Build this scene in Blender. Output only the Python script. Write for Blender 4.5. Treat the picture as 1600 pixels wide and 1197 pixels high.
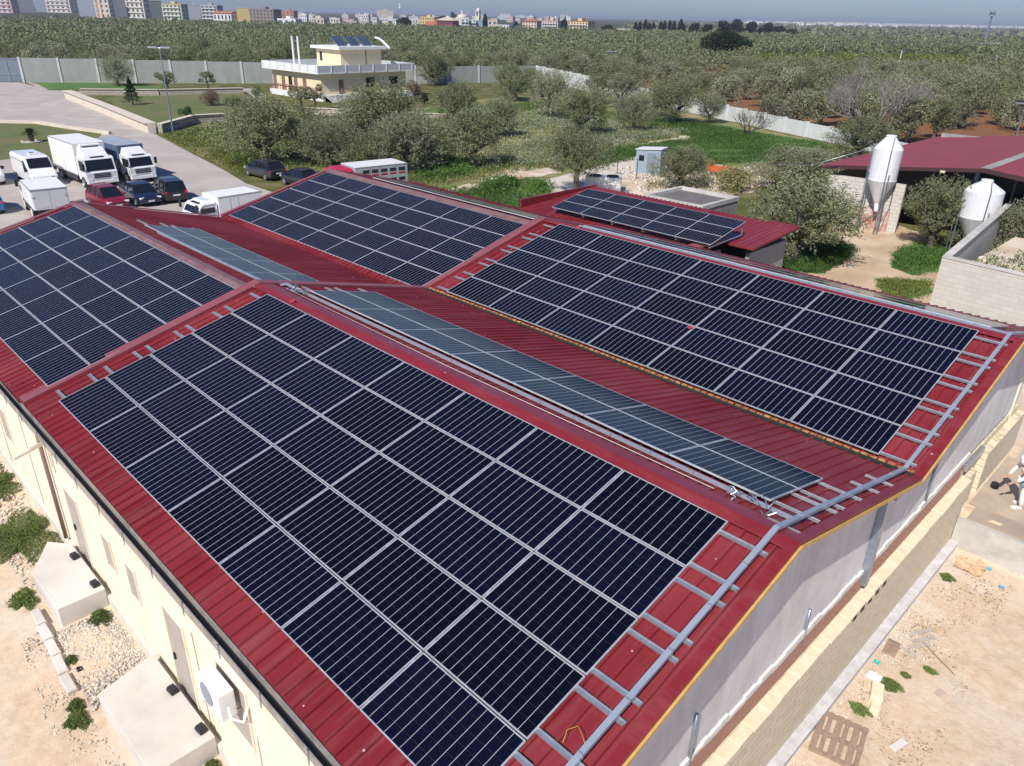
import bpy, math, random
import numpy as np
from mathutils import Vector, Matrix
for o in list(bpy.data.objects): bpy.data.objects.remove(o)
SC = bpy.context.scene; COL = SC.collection
R_ = math.radians
# ------------------------------------------------------------------ camera
CR = np.array([[0.7038469, 0.7100537, 0.0205746], [0.3210518, -0.2921415, -0.9008768], [-0.6336603, 0.6406848, -0.4335869]])
CC = np.array([19.4554, -9.7012, 7.2685])
CF = 1192.821
cd = bpy.data.cameras.new('camera'); cam = bpy.data.objects.new('camera', cd); COL.objects.link(cam)
cd.sensor_width = 36; cd.lens = CF / 1600 * 36; cd.clip_start = .1; cd.clip_end = 30000
m = Matrix(((CR[0][0], -CR[1][0], -CR[2][0], CC[0]), (CR[0][1], -CR[1][1], -CR[2][1], CC[1]), (CR[0][2], -CR[1][2], -CR[2][2], CC[2]), (0, 0, 0, 1)))
cam.matrix_world = m; SC.camera = cam
# ------------------------------------------------------------------ sky, sun, exposure
SUN = Vector((.27, -.95, 1.0)).normalized()
w = bpy.data.worlds.new('World'); SC.world = w; w.use_nodes = True
nt = w.node_tree; bg = nt.nodes['Background']; sk = nt.nodes.new('ShaderNodeTexSky'); sk.sky_type = 'NISHITA'
sk.sun_disc = False; sk.sun_elevation = math.asin(SUN.z); sk.sun_rotation = math.atan2(SUN.x, SUN.y)
sk.air_density = 1.0; sk.dust_density = .6; sk.ozone_density = 2.0; sk.altitude = 200
tn = nt.nodes.new('ShaderNodeMix'); tn.data_type = 'RGBA'; tn.blend_type = 'MULTIPLY'; tn.inputs[0].default_value = 1; tn.inputs[7].default_value = (.50, .63, .98, 1)
nt.links.new(sk.outputs[0], tn.inputs[6]); nt.links.new(tn.outputs[2], bg.inputs[0]); bg.inputs[1].default_value = .098
sl = bpy.data.lights.new('sun', 'SUN'); sl.energy = 5.0; sl.angle = R_(.5); sl.color = (1, .95, .87)
so = bpy.data.objects.new('sun', sl); COL.objects.link(so); so.rotation_euler = SUN.to_track_quat('Z', 'Y').to_euler()
SC.view_settings.view_transform = 'Standard'; SC.view_settings.look = 'None'; SC.view_settings.gamma = 1; SC.view_settings.exposure = 0.06
# ------------------------------------------------------------------ helpers
GZ = -5.85
def at(u, v, z=GZ):
    d = CR.T @ np.array([(u - 800) / CF, (v - 598.5) / CF, 1.]); k = (z - CC[2]) / d[2]
    p = CC + d * k; return Vector((float(p[0]), float(p[1]), float(z)))
def hgt(u, vt, P):
    "height of the point seen at (u,vt) standing over ground point P"
    d = CR.T @ np.array([(u - 800) / CF, (vt - 598.5) / CF, 1.]); n = math.hypot(P[0] - CC[0], P[1] - CC[1])
    return float(CC[2] + d[2] * n / math.hypot(d[0], d[1]))
def tag(o, label=None, cat=None, group=None, kind=None):
    if label: o['label'] = label
    if cat: o['category'] = cat
    if group: o['group'] = group
    if kind: o['kind'] = kind
    return o
def empty(name, loc=(0, 0, 0), rz=0, label=None, cat=None, group=None):
    o = bpy.data.objects.new(name, None); COL.objects.link(o); o.location = loc; o.rotation_euler = (0, 0, rz); o.empty_display_size = .2
    return tag(o, label, cat, group)
def kids(o): return [c for c in bpy.data.objects if c.parent == o]
def dup(o, parent=None, ch=None):
    c = o.copy(); COL.objects.link(c); c.parent = parent
    for k in (ch if ch is not None else kids(o)): dup(k, c)
    return c
class MB:
    def __init__(s): s.v = []; s.f = []
    def add(s, vs, fs):
        n = len(s.v); s.v += [tuple(p) for p in vs]; s.f += [tuple(i + n for i in f) for f in fs]; return s
    def box(s, a, b):
        x0, y0, z0 = [min(a[i], b[i]) for i in range(3)]; x1, y1, z1 = [max(a[i], b[i]) for i in range(3)]
        return s.hexa([(x0, y0, z0), (x1, y0, z0), (x1, y1, z0), (x0, y1, z0), (x0, y0, z1), (x1, y0, z1), (x1, y1, z1), (x0, y1, z1)])
    def hexa(s, p): return s.add(p, [(3, 2, 1, 0), (4, 5, 6, 7), (0, 1, 5, 4), (1, 2, 6, 5), (2, 3, 7, 6), (3, 0, 4, 7)])
    def cbox(s, c, d, rz=0, ch=0):
        cx, cy, cz = c; hx, hy, hz = d[0] / 2, d[1] / 2, d[2] / 2; cs, sn = math.cos(rz), math.sin(rz)
        P = []
        if ch:
            for z, e in ((-hz, ch), (-hz + ch, 0), (hz - ch, 0), (hz, ch)):
                P.append([(x, y, z) for x, y in ((-hx + e, -hy + e), (hx - e, -hy + e), (hx - e, hy - e), (-hx + e, hy - e))])
            P = [[(cx + x * cs - y * sn, cy + x * sn + y * cs, cz + z) for x, y, z in L] for L in P]
            return s.loft(P)
        for z in (-hz, hz):
            for x, y in ((-hx, -hy), (hx, -hy), (hx, hy), (-hx, hy)): P.append((cx + x * cs - y * sn, cy + x * sn + y * cs, cz + z))
        return s.hexa(P)
    def loft(s, secs, caps=True):
        n = len(secs[0]); V = [p for L in secs for p in L]; F = []
        for i in range(len(secs) - 1):
            for j in range(n): F.append((i * n + j, i * n + (j + 1) % n, (i + 1) * n + (j + 1) % n, (i + 1) * n + j))
        if caps: F.append(tuple(range(n - 1, -1, -1))); F.append(tuple((len(secs) - 1) * n + j for j in range(n)))
        return s.add(V, F)
    def prism(s, pts, axis, a, b):
        def mk(p, t): return (t, p[0], p[1]) if axis == 0 else (p[0], t, p[1]) if axis == 1 else (p[0], p[1], t)
        return s.loft([[mk(p, a) for p in pts], [mk(p, b) for p in pts]])
    def tube(s, pts, r, n=8, caps=True):
        pts = [Vector(p) for p in pts]; rr = r if isinstance(r, (list, tuple)) else [r] * len(pts); secs = []
        up = Vector((0, 0, 1)); 
        for i, p in enumerate(pts):
            d = (pts[min(i + 1, len(pts) - 1)] - pts[max(i - 1, 0)]).normalized()
            a = d.cross(Vector((0, 0, 1)) if abs(d.z) < .95 else Vector((1, 0, 0))).normalized(); b = d.cross(a)
            if i and (a.dot(pa) < 0): a = -a; b = -b
            pa = a
            secs.append([tuple(p + (a * math.cos(t) + b * math.sin(t)) * rr[i]) for t in [k * 2 * math.pi / n for k in range(n)]])
        return s.loft(secs, caps)
    def lathe(s, prof, c=(0, 0, 0), n=20):
        return s.loft([[(c[0] + r * math.cos(k * 2 * math.pi / n), c[1] + r * math.sin(k * 2 * math.pi / n), c[2] + z) for k in range(n)] for r, z in prof])
    def wheel(s, c, r, wd, n=20):
        x, y, z = c
        for_ = [[(x + q * math.cos(k * 2 * math.pi / n), y + t, z + q * math.sin(k * 2 * math.pi / n)) for k in range(n)] for q, t in ((r * .93, -wd / 2), (r, -wd / 2 + .03), (r, wd / 2 - .03), (r * .93, wd / 2))]
        return s.loft(for_)
    def quad(s, a, b, c, d): return s.add([a, b, c, d], [(0, 1, 2, 3)])
    def build(s, name, mat, parent=None, smooth=False, loc=None, bevel=0):
        me = bpy.data.meshes.new(name); me.from_pydata(s.v, [], s.f); me.update()
        o = bpy.data.objects.new(name, me); COL.objects.link(o); me.materials.append(mat)
        if parent is not None: o.parent = parent
        if loc is not None: o.location = loc
        if smooth: me.polygons.foreach_set('use_smooth', [True] * len(me.polygons))
        if bevel:
            b = o.modifiers.new('bevel', 'BEVEL'); b.width = bevel; b.segments = 2; b.limit_method = 'ANGLE'; b.angle_limit = R_(35)
        return o
def npmesh(name, V, F, mat, parent=None, smooth=False):
    "V (n,3), F (m,4) numpy quads"
    me = bpy.data.meshes.new(name); n, m = len(V), len(F); k = F.shape[1]
    me.vertices.add(n); me.vertices.foreach_set('co', V.astype(np.float32).ravel())
    me.loops.add(m * k); me.loops.foreach_set('vertex_index', F.astype(np.int32).ravel())
    me.polygons.add(m); me.polygons.foreach_set('loop_start', (np.arange(m) * k).astype(np.int32)); me.polygons.foreach_set('loop_total', np.full(m, k, np.int32))
    me.update(calc_edges=True); me.materials.append(mat)
    if smooth: me.polygons.foreach_set('use_smooth', [True] * m)
    o = bpy.data.objects.new(name, me); COL.objects.link(o)
    if parent is not None: o.parent = parent
    return o
# ------------------------------------------------------------------ materials
MATS = {}
def nodes(name):
    m = bpy.data.materials.new(name); m.use_nodes = True; t = m.node_tree; return m, t, t.nodes['Principled BSDF']
def mth(t, op, a, b=None, c=None):
    n = t.nodes.new('ShaderNodeMath'); n.operation = op
    for i, x in enumerate((a, b, c)):
        if x is None: continue
        if isinstance(x, (int, float)): n.inputs[i].default_value = x
        else: t.links.new(x, n.inputs[i])
    return n.outputs[0]
def ramp(t, fac, stops):
    n = t.nodes.new('ShaderNodeValToRGB'); e = n.color_ramp.elements
    while len(e) < len(stops): e.new(.5)
    for i, (p, c) in enumerate(stops): e[i].position = p; e[i].color = (*c, 1)
    t.links.new(fac, n.inputs[0]); return n.outputs[0]
def noise(t, vec, scale, detail=4, rough=.6):
    n = t.nodes.new('ShaderNodeTexNoise'); n.inputs['Scale'].default_value = scale; n.inputs['Detail'].default_value = detail; n.inputs['Roughness'].default_value = rough
    t.links.new(vec, n.inputs['Vector']); return n.outputs[0]
def mix(t, fac, a, b, mode='MIX'):
    n = t.nodes.new('ShaderNodeMix'); n.data_type = 'RGBA'; n.blend_type = mode
    for i, x in ((0, fac), (6, a), (7, b)):
        if isinstance(x, (int, float)): n.inputs[i].default_value = x
        elif isinstance(x, tuple): n.inputs[i].default_value = (*x, 1)
        else: t.links.new(x, n.inputs[i])
    return n.outputs[2]
def pos(t, obj=False):
    if obj: return t.nodes.new('ShaderNodeTexCoord').outputs['Object']
    return t.nodes.new('ShaderNodeNewGeometry').outputs['Position']
def bump(t, h, b, s=.3, d=.02):
    n = t.nodes.new('ShaderNodeBump'); n.inputs['Strength'].default_value = s; n.inputs['Distance'].default_value = d
    t.links.new(h, n.inputs['Height']); t.links.new(n.outputs[0], b.inputs['Normal'])
def mat(name, c, c2=None, scale=2.0, rough=.7, metal=0, spec=.5, c3=None, scale2=None, bmp=0, obj=False, coat=0, lo=.35, hi=.65, island=0, bd=.02, streak=None, sv=(2, 2, .2), sa=.6, dots=0):
    if name in MATS: return MATS[name]
    m, t, b = nodes(name); b.inputs['Roughness'].default_value = rough; b.inputs['Metallic'].default_value = metal
    b.inputs['Specular IOR Level'].default_value = spec; b.inputs['Coat Weight'].default_value = coat; b.inputs['Coat Roughness'].default_value = .05
    if c2 is None: c2 = tuple(x * .86 for x in c)
    P = pos(t, obj); N = noise(t, P, scale, 6, .62); colr = ramp(t, N, [(lo, c), (hi, c2)])
    if c3 is not None:
        N2 = noise(t, P, scale2 or scale * .23, 3, .5); f = ramp(t, N2, [(.45, (0, 0, 0)), (.62, (1, 1, 1))]); colr = mix(t, f, colr, c3)
    if streak is not None:
        mp_ = t.nodes.new('ShaderNodeMapping'); mp_.inputs['Scale'].default_value = sv; t.links.new(P, mp_.inputs[0]); N3 = noise(t, mp_.outputs[0], 1.0, 7, .7)
        colr = mix(t, ramp(t, N3, [(.48, (0, 0, 0)), (.66, (sa, sa, sa))]), colr, streak)
    if dots:
        vo = t.nodes.new('ShaderNodeTexVoronoi'); vo.inputs['Scale'].default_value = dots; t.links.new(P, vo.inputs['Vector']); colr = mix(t, mth(t, 'MULTIPLY', mth(t, 'LESS_THAN', vo.outputs['Distance'], .05), .7), colr, (.6, .5, .5))
    if island:
        g = t.nodes.new('ShaderNodeNewGeometry'); r = g.outputs['Random Per Island']; k = mth(t, 'MULTIPLY_ADD', r, island * 2, 1 - island)
        cx = t.nodes.new('ShaderNodeCombineColor'); [t.links.new(k, cx.inputs[i]) for i in range(3)]
        colr = mix(t, 1.0, colr, cx.outputs[0], 'MULTIPLY')
    t.links.new(colr, b.inputs['Base Color'])
    if bmp: bump(t, noise(t, P, scale * 3, 5, .7), b, bmp, bd)
    MATS[name] = m; return m
def flat(name, c, rough=.6, metal=0, spec=.5, coat=0):
    return mat(name, c, tuple(x * .93 for x in c), 1.3, rough, metal, spec, obj=True, coat=coat)
def glassy(name, c, rough=.06, spec=.6):
    return mat(name, c, tuple(x * .8 for x in c), .7, rough, 0, spec, obj=True)
def brickmat(name, c1, c2, mortar, bw, bh, ms=.02, stain=None, bmp=.5, rough=.9, sc=1.0):
    m, t, b = nodes(name); b.inputs['Roughness'].default_value = rough; P = pos(t)
    s = t.nodes.new('ShaderNodeSeparateXYZ'); t.links.new(P, s.inputs[0]); c = t.nodes.new('ShaderNodeCombineXYZ')
    t.links.new(mth(t, 'ADD', s.outputs[0], s.outputs[1]), c.inputs[0]); t.links.new(s.outputs[2], c.inputs[1])
    k = t.nodes.new('ShaderNodeTexBrick'); k.inputs['Scale'].default_value = 1; k.inputs['Brick Width'].default_value = bw; k.inputs['Row Height'].default_value = bh
    k.inputs['Mortar Size'].default_value = ms; k.inputs['Mortar Smooth'].default_value = .3; k.inputs['Bias'].default_value = 0
    for n_, cc in (('Color1', c1), ('Color2', c2), ('Mortar', mortar)): k.inputs[n_].default_value = (*cc, 1)
    nv = t.nodes.new('ShaderNodeVectorMath'); nv.operation = 'ADD'; nn = t.nodes.new('ShaderNodeTexNoise'); nn.inputs['Scale'].default_value = 3; t.links.new(P, nn.inputs['Vector'])
    sv = t.nodes.new('ShaderNodeVectorMath'); sv.operation = 'SCALE'; sv.inputs['Scale'].default_value = .05 * sc; t.links.new(nn.outputs[1], sv.inputs[0])
    t.links.new(c.outputs[0], nv.inputs[0]); t.links.new(sv.outputs[0], nv.inputs[1]); t.links.new(nv.outputs[0], k.inputs['Vector'])
    col = k.outputs[0]; N = noise(t, P, 5, 6, .7); col = mix(t, mth(t, 'MULTIPLY', N, .35), col, tuple(x * .7 for x in c1))
    if stain: col = mix(t, ramp(t, noise(t, P, .6, 4), [(.5, (0, 0, 0)), (.7, (.7, .7, .7))]), col, stain)
    t.links.new(col, b.inputs['Base Color'])
    h = mth(t, 'ADD', mth(t, 'MULTIPLY', k.outputs[1], -1.0), mth(t, 'MULTIPLY', N, .5)); bump(t, h, b, bmp, .02)
    MATS[name] = m; return m
def lin(r, g, b):
    f = lambda x: (x / 255 / 12.92) if x < 11 else ((x / 255 + .055) / 1.055) ** 2.4
    return (f(r), f(g), f(b))
RED = (.205, .016, .022)
m_roof = mat('red_painted_sheet', RED, (.165, .013, .018), .8, .42, 0, .45, c3=(.24, .03, .038), scale2=.25, streak=(.27, .10, .10), sv=(5, .35, .35), sa=.38, dots=2.6)
m_cap = mat('red_ridge_sheet', (.235, .021, .028), (.20, .018, .024), 1.5, .36, streak=(.27, .07, .08), sv=(.6, 3, 3), sa=.45, dots=2.2)
m_flash = mat('faded_red_flashing', (.28, .085, .095), (.23, .07, .08), 2.0, .45)
m_rcap = mat('dusty_ridge_sheet', (.25, .16, .15), (.19, .085, .085), 3.0, .5)
m_alu = mat('aluminium', (.62, .64, .66), (.5, .52, .55), 6, .35, .75)
m_alubright = mat('panel_frame', (.72, .74, .76), (.6, .62, .65), 6, .4, .5)
m_galv = mat('galvanised_steel', (.36, .42, .50), (.28, .33, .40), 5, .38, .7)
m_gutter = mat('weathered_gutter', (.42, .39, .36), (.24, .22, .20), 3, .6, .2, c3=(.42, .36, .30))
m_dark = flat('dark_shadow_gap', (.02, .02, .02), .8)
m_cream = mat('cream_plaster', (.84, .76, .58), (.78, .70, .53), 1.2, .9, c3=(.72, .67, .55), scale2=.35, bmp=.15, streak=(.62, .55, .42), sv=(2.5, 2.5, .25), sa=.35)
m_white = flat('white_paint', (.78, .78, .77), .45)
m_whitegloss = flat('white_vehicle_paint', (.80, .81, .82), .25, coat=.4)
m_conc = mat('concrete', (.52, .50, .46), (.40, .38, .35), 2.5, .92, c3=(.60, .57, .53), bmp=.3)
m_concd = mat('grey_concrete', (.30, .30, .29), (.22, .22, .21), 2.0, .92, c3=(.36, .35, .33), bmp=.2)
m_rubber = flat('tyre_rubber', (.02, .02, .022), .8)
m_glass = glassy('dark_window_glass', (.012, .015, .02), .05)
m_black = flat('black_plastic', (.02, .021, .024), .5)
m_yellow = mat('yellow_foam_edge', (.62, .38, .12), (.5, .30, .09), 5, .8)
m_rust = mat('rusty_edge', (.42, .20, .07), (.20, .09, .04), 14, .85, c3=(.50, .28, .10))
m_brown = flat('brown_pipe_paint', (.22, .14, .12), .5)
m_wood = mat('weathered_wood', (.38, .27, .20), (.27, .19, .14), 8, .85)
m_bark = mat('olive_bark', (.13, .11, .09), (.07, .06, .05), 6, .95, bmp=.5, obj=True)
ORD = ['first', 'second', 'third', 'fourth', 'fifth', 'sixth', 'seventh', 'eighth', 'ninth', 'tenth', 'eleventh', 'twelfth', 'thirteenth', 'fourteenth', 'fifteenth', 'sixteenth', 'seventeenth', 'eighteenth', 'nineteenth', 'twentieth']
random.seed(7); rng = np.random.default_rng(7)
# ------------------------------------------------------------------ setting: ground, road, lawns
def H(x, y):
    "ground height"
    z = GZ
    a = min(max((-5.6 - y) / .6, 0), 1) * min(max((x + 24) / 8, 0), 1); z -= .27 * a
    b = min(max((x - 15.1) / .5, 0), 1) * min(max((13.4 - y) / .15, 0), 1) * min(max((y + 7.0) / 1.0, 0), 1); z -= 1.0 * b
    return z
def axis(lo, hi, step, far):
    a = list(np.arange(lo, hi + 1e-6, step)); d = step
    while a[-1] < far: d *= 1.35; a.append(a[-1] + d)
    d = step
    while a[0] > -far: d *= 1.35; a.insert(0, a[0] - d)
    return a
gx = axis(-26, 30, .5, 14000); gy = axis(-16, 16, .3, 14000)
V = []; 
for y in gy:
    for x in gx:
        n = 0
        if -30 < x < 34 and -20 < y < 17: n = .035 * math.sin(x * 1.7 + y * .6) * math.sin(y * 1.3 - x * .4) + .02 * math.sin(x * 4.1) * math.sin(y * 3.7)
        r = math.hypot(x, y); V.append((x, y, H(x, y) + n * (1 if (y < -6.4 or x > 16.2) else 0) ))
nx, ny = len(gx), len(gy); I = np.arange(nx * ny).reshape(ny, nx)
F = np.stack([I[:-1, :-1], I[:-1, 1:], I[1:, 1:], I[1:, :-1]], -1).reshape(-1, 4)
mg, t, b = nodes('ground_soil_and_grass'); b.inputs['Roughness'].default_value = .95; b.inputs['Specular IOR Level'].default_value = .1
P = pos(t); s = t.nodes.new('ShaderNodeSeparateXYZ'); t.links.new(P, s.inputs[0]); X, Y = s.outputs[0], s.outputs[1]
def sstep(a, lo, hi): 
    n = t.nodes.new('ShaderNodeMapRange'); n.interpolation_type = 'SMOOTHSTEP'; n.inputs[1].default_value = lo; n.inputs[2].default_value = hi; t.links.new(a, n.inputs[0]); return n.outputs[0]
nb = noise(t, P, .35, 6, .6); nf = noise(t, P, 3.0, 8, .7); nfar = noise(t, P, .02, 6, .6)
dirt = ramp(t, nf, [(.25, (.48, .36, .25)), (.5, (.64, .49, .35)), (.72, (.72, .59, .45))])
dirt = mix(t, ramp(t, noise(t, P, .55, 9, .8), [(.46, (0, 0, 0)), (.66, (.8, .8, .8))]), dirt, (.70, .62, .52))
grass = ramp(t, nb, [(.3, (.075, .085, .03)), (.45, (.10, .12, .04)), (.56, (.17, .15, .06)), (.7, (.26, .21, .12))])
grass = mix(t, mth(t, 'MULTIPLY', nf, .4), grass, (.05, .07, .02))
farc = ramp(t, nfar, [(.35, (.050, .058, .034)), (.5, (.065, .072, .042)), (.6, (.10, .075, .045)), (.7, (.085, .085, .04))])
dist = t.nodes.new('ShaderNodeVectorMath'); dist.operation = 'LENGTH'; t.links.new(P, dist.inputs[0])
base = mix(t, sstep(dist.outputs['Value'], 350, 900), grass, farc)
soil = ramp(t, nf, [(.3, (.20, .085, .045)), (.6, (.26, .12, .07))])
# beyond the boundary wall (line from (-112,102) to (-22,86)) the grove stands on red soil
edge = mth(t, 'ADD', Y, mth(t, 'MULTIPLY', X, .42))
beyond = mth(t, 'MULTIPLY', sstep(edge, 77.5, 78.5), sstep(X, -125, -100)); beyond = mth(t, 'MULTIPLY', beyond, mth(t, 'SUBTRACT', 1, sstep(dist.outputs['Value'], 180, 420)))
base = mix(t, mth(t, 'MULTIPLY', beyond, .85), base, soil)
# bare yard around the warehouse
wob = mth(t, 'MULTIPLY', mth(t, 'SUBTRACT', nb, .5), 6)
yl = mth(t, 'MULTIPLY', mth(t, 'SUBTRACT', 1, sstep(mth(t, 'ADD', Y, wob), -4.5, -3.5)), sstep(X, -40, -30))
yr = sstep(X, 13, 14)
yr = mth(t, 'MULTIPLY', yr, mth(t, 'SUBTRACT', 1, sstep(Y, 30, 40)))
yard = mth(t, 'MAXIMUM', yl, yr); c_ = mix(t, yard, base, dirt)
t.links.new(c_, b.inputs['Base Color']); bump(t, noise(t, P, 7, 8, .75), b, .6, .05)
tag(npmesh('ground', np.array(V), F, mg), kind='structure')

def jitter(pts, amt, seed=0, seg=12):
    r = random.Random(seed); out = []
    for i in range(len(pts)):
        a, c = pts[i], pts[(i + 1) % len(pts)]; L = (c - a).length; n = max(2, min(40, int(L / max(amt * 1.5, .5))))
        for k in range(n):
            p = a.lerp(c, k / n); out.append(Vector((p.x + r.uniform(-amt, amt), p.y + r.uniform(-amt, amt), p.z)))
    return out
def patch(name, pts, lv, m, amt=0, seed=0):
    pts = [p if isinstance(p, Vector) else at(*p) for p in pts]
    if amt: pts = jitter(pts, amt, seed)
    me = MB(); z = GZ + .004 * lv; me.add([(p.x, p.y, z) for p in pts], [tuple(range(len(pts)))])
    o = me.build(name, m); 
    if o.data.polygons[0].normal.z < 0: o.data.flip_normals()
    return tag(o, kind='structure')
m_road = mat('pale_concrete_road', (.44, .39, .355), (.39, .345, .31), .12, .9, c3=(.47, .42, .385), scale2=.4)
m_lawn = mat('mown_lawn', (.13, .16, .045), (.09, .12, .03), .9, .95, c3=(.15, .14, .05), scale2=.25, bmp=.3)
m_green = mat('bright_green_crop', (.075, .165, .03), (.05, .12, .02), 1.5, .9, c3=(.11, .19, .04), scale2=.3, bmp=.4)
m_wild = mat('dry_wild_meadow', (.20, .21, .07), (.13, .16, .045), .8, .95, c3=(.30, .24, .11), scale2=.2, bmp=.4)
m_sand = mat('pale_stony_dirt', (.60, .48, .34), (.48, .36, .24), 1.2, .95, c3=(.68, .58, .46), scale2=.5, bmp=.5)
m_pad = mat('pale_concrete_pad', (.62, .55, .47), (.56, .50, .43), .6, .92)
W = lambda x, y: Vector((x, y, GZ))
patch('meadow', [(250, 215), (420, 172), (640, 172), (860, 140), (1000, 160), (1280, 222), (1275, 262), (1150, 268), (1000, 300), W(-8, 34), W(-14, 20), W(-40, 24)], 1, m_wild, .5, 1)
patch('access_road', [(-60, 128), (30, 129), (62, 136), (112, 152), (180, 182), (245, 211), (300, 240), (350, 266), (385, 287), (462, 312), W(-15.6, 20), W(-15.6, -9), W(-60, -9), W(-110, 3)], 2, m_road)
patch('house_driveway', [(40, 128), (120, 143), (250, 141), (400, 138), (415, 150), (400, 156), (385, 143), (130, 147), (112, 152), (62, 137)], 3, m_road)
patch('roadside_lawn', [(-60, 190), (0, 190), (60, 192), (110, 199), (160, 207), (148, 228), (125, 262), (95, 266), (60, 246), (0, 250), (-60, 255)], 4, m_lawn, .12, 2)
patch('gate_lawn', [(58, 130), (110, 127), (200, 133), (270, 137), (200, 143), (75, 141)], 4, m_green, .3, 3)
patch('garden_lawn', [(165, 154), (210, 147), (385, 146), (420, 168), (345, 187), (262, 192), (246, 206), (200, 181)], 4, m_lawn, .2, 4)
patch('verge_grass', [(252, 214), (330, 192), (352, 196), (360, 250), (352, 262), (300, 238)], 4, mat('yellow_green_verge', (.15, .15, .035), (.10, .12, .03), .5, .95, c3=(.30, .25, .13), scale2=.2), .25, 5)
patch('green_field', [(1000, 186), (1060, 182), (1150, 200), (1290, 224), (1282, 243), (1180, 255), (1090, 258), (1040, 240), (960, 258), (900, 268), (880, 250), (960, 232), (1085, 215)], 3, m_green, .6, 6)
patch('lush_verge', [(655, 172), (820, 160), (880, 150), (860, 168), (760, 178), (690, 188)], 3, m_green, .6, 7)
patch('dirt_track', [(975, 233), (1010, 223), (1075, 211), (1085, 217), (1030, 229), (985, 237)], 4, m_sand, .4, 8)
patch('stony_ground', [(940, 268), (1010, 262), (1100, 258), (1200, 262), (1210, 285), (1160, 305), (1000, 310), W(-12, 33), W(-20, 32), (930, 300)], 5, m_sand, .5, 9)
patch('sandy_strip', [(690, 297), (745, 285), (800, 262), (860, 262), (880, 270), (830, 277), (760, 292), (720, 302)], 5, m_sand, .4, 10)
patch('concrete_yard', [(825, 287), (870, 277), (1000, 243), (1040, 256), (995, 272), (930, 292), W(-20, 33), W(-27, 32), (835, 297)], 6, m_pad)
patch('farmyard_dirt', [(1290, 350), (1330, 346), (1410, 352), (1450, 372), (1480, 400), W(10.5, 30), W(14, 19), W(4, 20), W(.5, 33), (1265, 400)], 5, mat('farmyard_earth', (.52, .38, .25), (.42, .30, .19), .8, .95, c3=(.60, .47, .33), scale2=.4, bmp=.4), .3, 11)
patch('farmyard_grass', [(1265, 388), (1300, 373), (1335, 390), (1320, 410), (1285, 428), W(-1, 31)], 6, m_green, .3, 12)
patch('tree_grass', [(1400, 393), (1440, 383), (1475, 392), (1470, 425), (1430, 432), (1398, 420)], 6, m_green, .3, 13)
patch('corner_grass', [(1370, 438), (1455, 440), (1455, 462), (1420, 470), (1380, 462)], 6, m_green, .25, 14)
patch('villa_terrace_paving', [(480, 172), (560, 168), (640, 178), (800, 175), (800, 183), (700, 186), (640, 183), (500, 182)], 5, m_pad)

# ------------------------------------------------------------------ warehouse
TF = math.tan(R_(13.9))
wh = empty('warehouse', (0, -6.15, GZ), 0, 'long cream farm warehouse with twin red corrugated roofs carrying the solar panels', 'building')
inv = Vector((0, -6.15, GZ))
def part(mb, name, m, parent=wh, **k):
    if parent is wh: mb.v = [(x - inv.x, y - inv.y, z - inv.z) for x, y, z in mb.v]
    return mb.build(name, m, parent, **k)
def slope(x0, x1, ya, za, yb, zb, m=m_roof, name='roof_slope', rib=.27, hh=.042):
    "corrugated sheet, ribs run from (ya,za) to (yb,zb)"
    xs = []; x = x0
    while x < x1 - .3: xs += [(x, 0), (x + rib * .70, 0), (x + rib * .75, hh), (x + rib * .90, hh), (x + rib * .95, 0)]; x += rib
    xs += [(x1, 0)]
    V = []; F = []; n = len(xs)
    for (y, z) in ((ya, za), (yb, zb)):
        V += [(x, y, z + h) for x, h in xs]
    V += [(x0, ya, za - .06), (x1, ya, za - .06), (x0, yb, zb - .06), (x1, yb, zb - .06)]
    F = [(i, i + 1, n + i + 1, n + i) for i in range(n - 1)]; k = 2 * n
    F += [(k, k + 1, k + 3, k + 2), (0, n, k + 2, k), (n - 1, k + 1, k + 3, 2 * n - 1), tuple([k] + [k + 1] + list(range(n - 1, -1, -1))), tuple([k + 2] + list(range(n, 2 * n)) + [k + 3])]
    mb = MB(); mb.add(V, F); o = part(mb, name, m); 
    return o
YA, ZA = .25, .0; XA0, XA1 = -1.05, 15.92
FE = (-6.32, -1.665); VF = (6.45, -1.55)
Y2 = 12.5
slope(XA0, XA1, YA, ZA - .03, *FE)
slope(XA0, XA1, YA, ZA - .03, 6.38, -1.53)
slope(XA0, XA1, Y2, ZA - .03, 6.52, -1.51)
slope(XA0, XA1, Y2, ZA - .03, 18.8, -1.60)
RY, RZ = -.1, -.12; RY2 = 12.1; RX0, RX1 = -15.75, -1.06
slope(RX0, RX1, RY, RZ, -6.36, -1.66)
slope(RX0, RX1, RY, RZ, 5.9, -1.62)
slope(RX0, RX1, RY2, RZ, 5.98, -1.60)
slope(RX0, RX1, RY2, RZ, 18.3, -1.66)
def cap(x0, x1, y, z, wa, wb, m, name='ridge_cap', tz=.05):
    "two flat flanges bent over the ridge"
    mb = MB(); 
    for s_, w_ in ((-1, wa), (1, wb)):
        mb.hexa([(x0, y, z + tz), (x1, y, z + tz), (x1, y + s_ * w_, z + tz - w_ * TF), (x0, y + s_ * w_, z + tz - w_ * TF), (x0, y, z + tz + .012), (x1, y, z + tz + .012), (x1, y + s_ * w_, z + tz - w_ * TF + .012), (x0, y + s_ * w_, z + tz - w_ * TF + .012)])
    return part(mb, name, m)
cap(XA0 - .02, XA1, YA, ZA, .235, .36, m_cap, tz=.045); cap(XA0 - .02, XA1, Y2, ZA, .205, .36, m_cap, tz=.045)
cap(RX0, RX1, RY, RZ, .215, .3, m_rcap); cap(RX0, RX1, RY2, RZ, .3, .3, m_rcap)
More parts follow.
